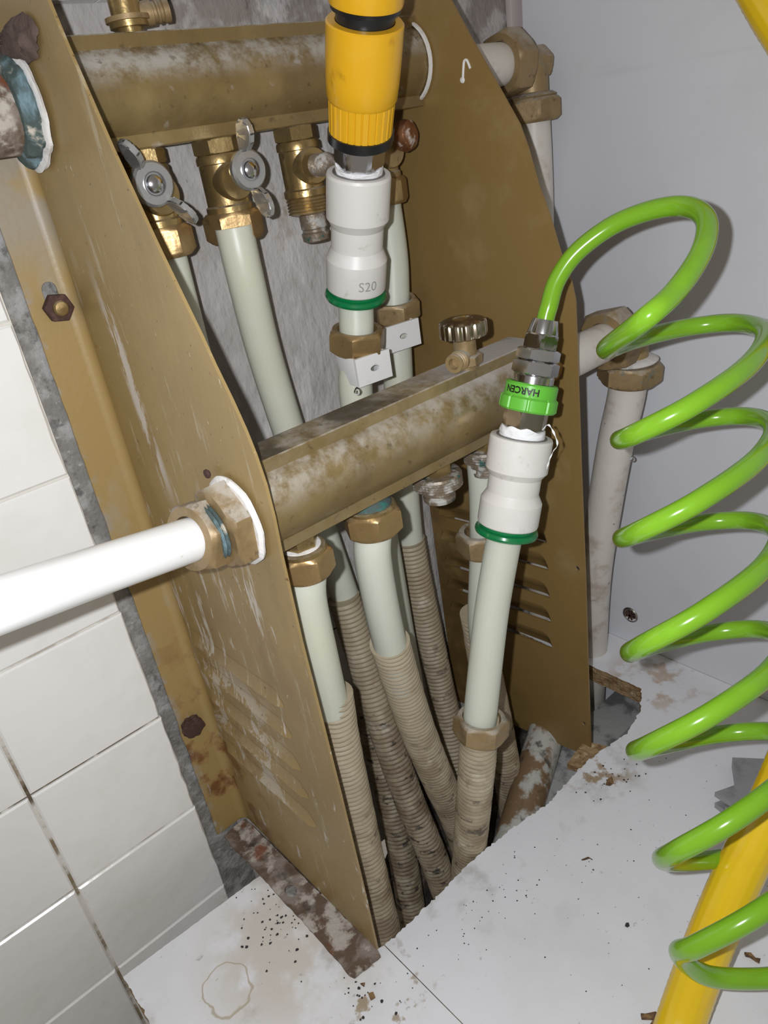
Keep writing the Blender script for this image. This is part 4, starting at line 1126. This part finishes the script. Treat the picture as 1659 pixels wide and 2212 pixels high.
# ================================================================== HINGE
hz = .012
hg = thing('cabinet_hinge', P(1600, 1720, z=0), 'grey metal cabinet hinge on the board behind the yellow hose', 'hinge')
b = NB(); prism(b, [[P(a, c_, z=.016) for a, c_ in ((1544, 1711), (1592, 1694), (1668, 1668), (1672, 1772), (1597, 1745))]], (0, 0, -.0045)); finish('hinge_arm', b, m_steel, hg, smooth=False)
b = NB(); prism(b, [[P(a, c_, z=.005) for a, c_ in ((1544, 1734), (1558, 1728), (1600, 1742), (1604, 1772), (1582, 1764))]], (0, 0, -.005)); finish('hinge_lever', b, m_steel, hg, smooth=False)
b = NB(); prism(b, [[P(a, c_, z=.010) for a, c_ in ((1582, 1636), (1680, 1640), (1680, 1690), (1591, 1695))]], (0, 0, -.010)); finish('hinge_plate', b, m_steel, hg, smooth=False)
b = NB(); lathe(b, P(1584, 1756, z=.001), (0, 0, 1), [(.0062, 0), (.0062, .008), (.0050, .0095)], 20); finish('hinge_screw', b, m_chrome, hg)

# ================================================================== DEBRIS ON THE BOARDS
def flake(pxs, label, h=.0012, m=None, name='flake', cat='flake', curl=.0008):
    b = NB(); pts_ = [P(a, c_, z=h) for a, c_ in pxs]
    prism(b, [pts_], (0, 0, -h + .0001))
    for v in b.verts:
        if v.co.z > h * .5: v.co.z += curl * noise.noise(v.co * 300)
    return single(name, b, m or m_flake, label, cat, loc=pts_[0], smooth=False)
flake([(1313, 1682), (1322, 1678), (1326, 1690), (1318, 1696), (1308, 1694)], 'brown flake on the board, right of the front plate tip')
flake([(1384, 2186), (1394, 2190), (1416, 2184), (1421, 2190), (1416, 2205), (1402, 2214), (1412, 2198), (1386, 2197)], 'curled brown leaf flake beside the yellow hose, bottom edge', h=.003, curl=.004)
flake([(1608, 2056), (1622, 2058), (1632, 2068), (1643, 2070), (1641, 2078), (1633, 2074), (1620, 2065), (1611, 2063)], 'dark curled flake on the board, right of the yellow hose', h=.002)
flake([(1256, 1857), (1270, 1851), (1280, 1857), (1274, 1853), (1262, 1857)], 'tiny bent twig on the white board', h=.0009, name='twig', cat='twig')
flake([(1352, 1994), (1358, 1993), (1360, 1999), (1355, 2002), (1350, 1999)], 'black square crumb on the white board', h=.001, m=m_speck, name='crumb', cat='crumb')
flake([(795, 2146), (806, 2142), (810, 2152), (800, 2158)], 'brown crumb near the rusty foot flange', h=.002, name='crumb', cat='crumb')
flake([(778, 2124), (788, 2122), (786, 2130)], 'slim dark crumb just below the rusty foot flange', h=.0014, name='crumb', cat='crumb')
bm = NB()
def specks(cx, cy, sx, sy, n, r0, r1):
    for _ in range(n):
        p = P(random.gauss(cx, sx), random.gauss(cy, sy), z=.0001)
        if not (-.13 < p.x < .375 and p.y < -.06): continue
        if p.y > -.185 and p.x > -.01: continue
        r = random.uniform(r0, r1); k = random.choice((4, 5, 6)); a0 = random.random() * 6
        base = [bm.verts.new(p + Vector((r * math.cos(a0 + 2 * PI * i / k) * random.uniform(.5, 1.2), r * math.sin(a0 + 2 * PI * i / k) * random.uniform(.5, 1.2), 0))) for i in range(k)]
        tp = bm.verts.new(p + Vector((0, 0, r * .8)))
        for i in range(k): bm.faces.new((base[i], base[(i + 1) % k], tp))
specks(590, 1985, 40, 45, 70, .0004, .0014); specks(1310, 1670, 50, 35, 45, .0004, .0013)
specks(1150, 1900, 200, 120, 90, .0003, .0008); specks(790, 2150, 40, 25, 22, .0004, .0014); specks(1000, 1960, 90, 60, 60, .0003, .0007)
o = finish('dirt_crumbs', bm, m_speck, smooth=False, kind='stuff'); o['label'] = 'dark dirt crumbs scattered over the white boards'; o['category'] = 'dirt'
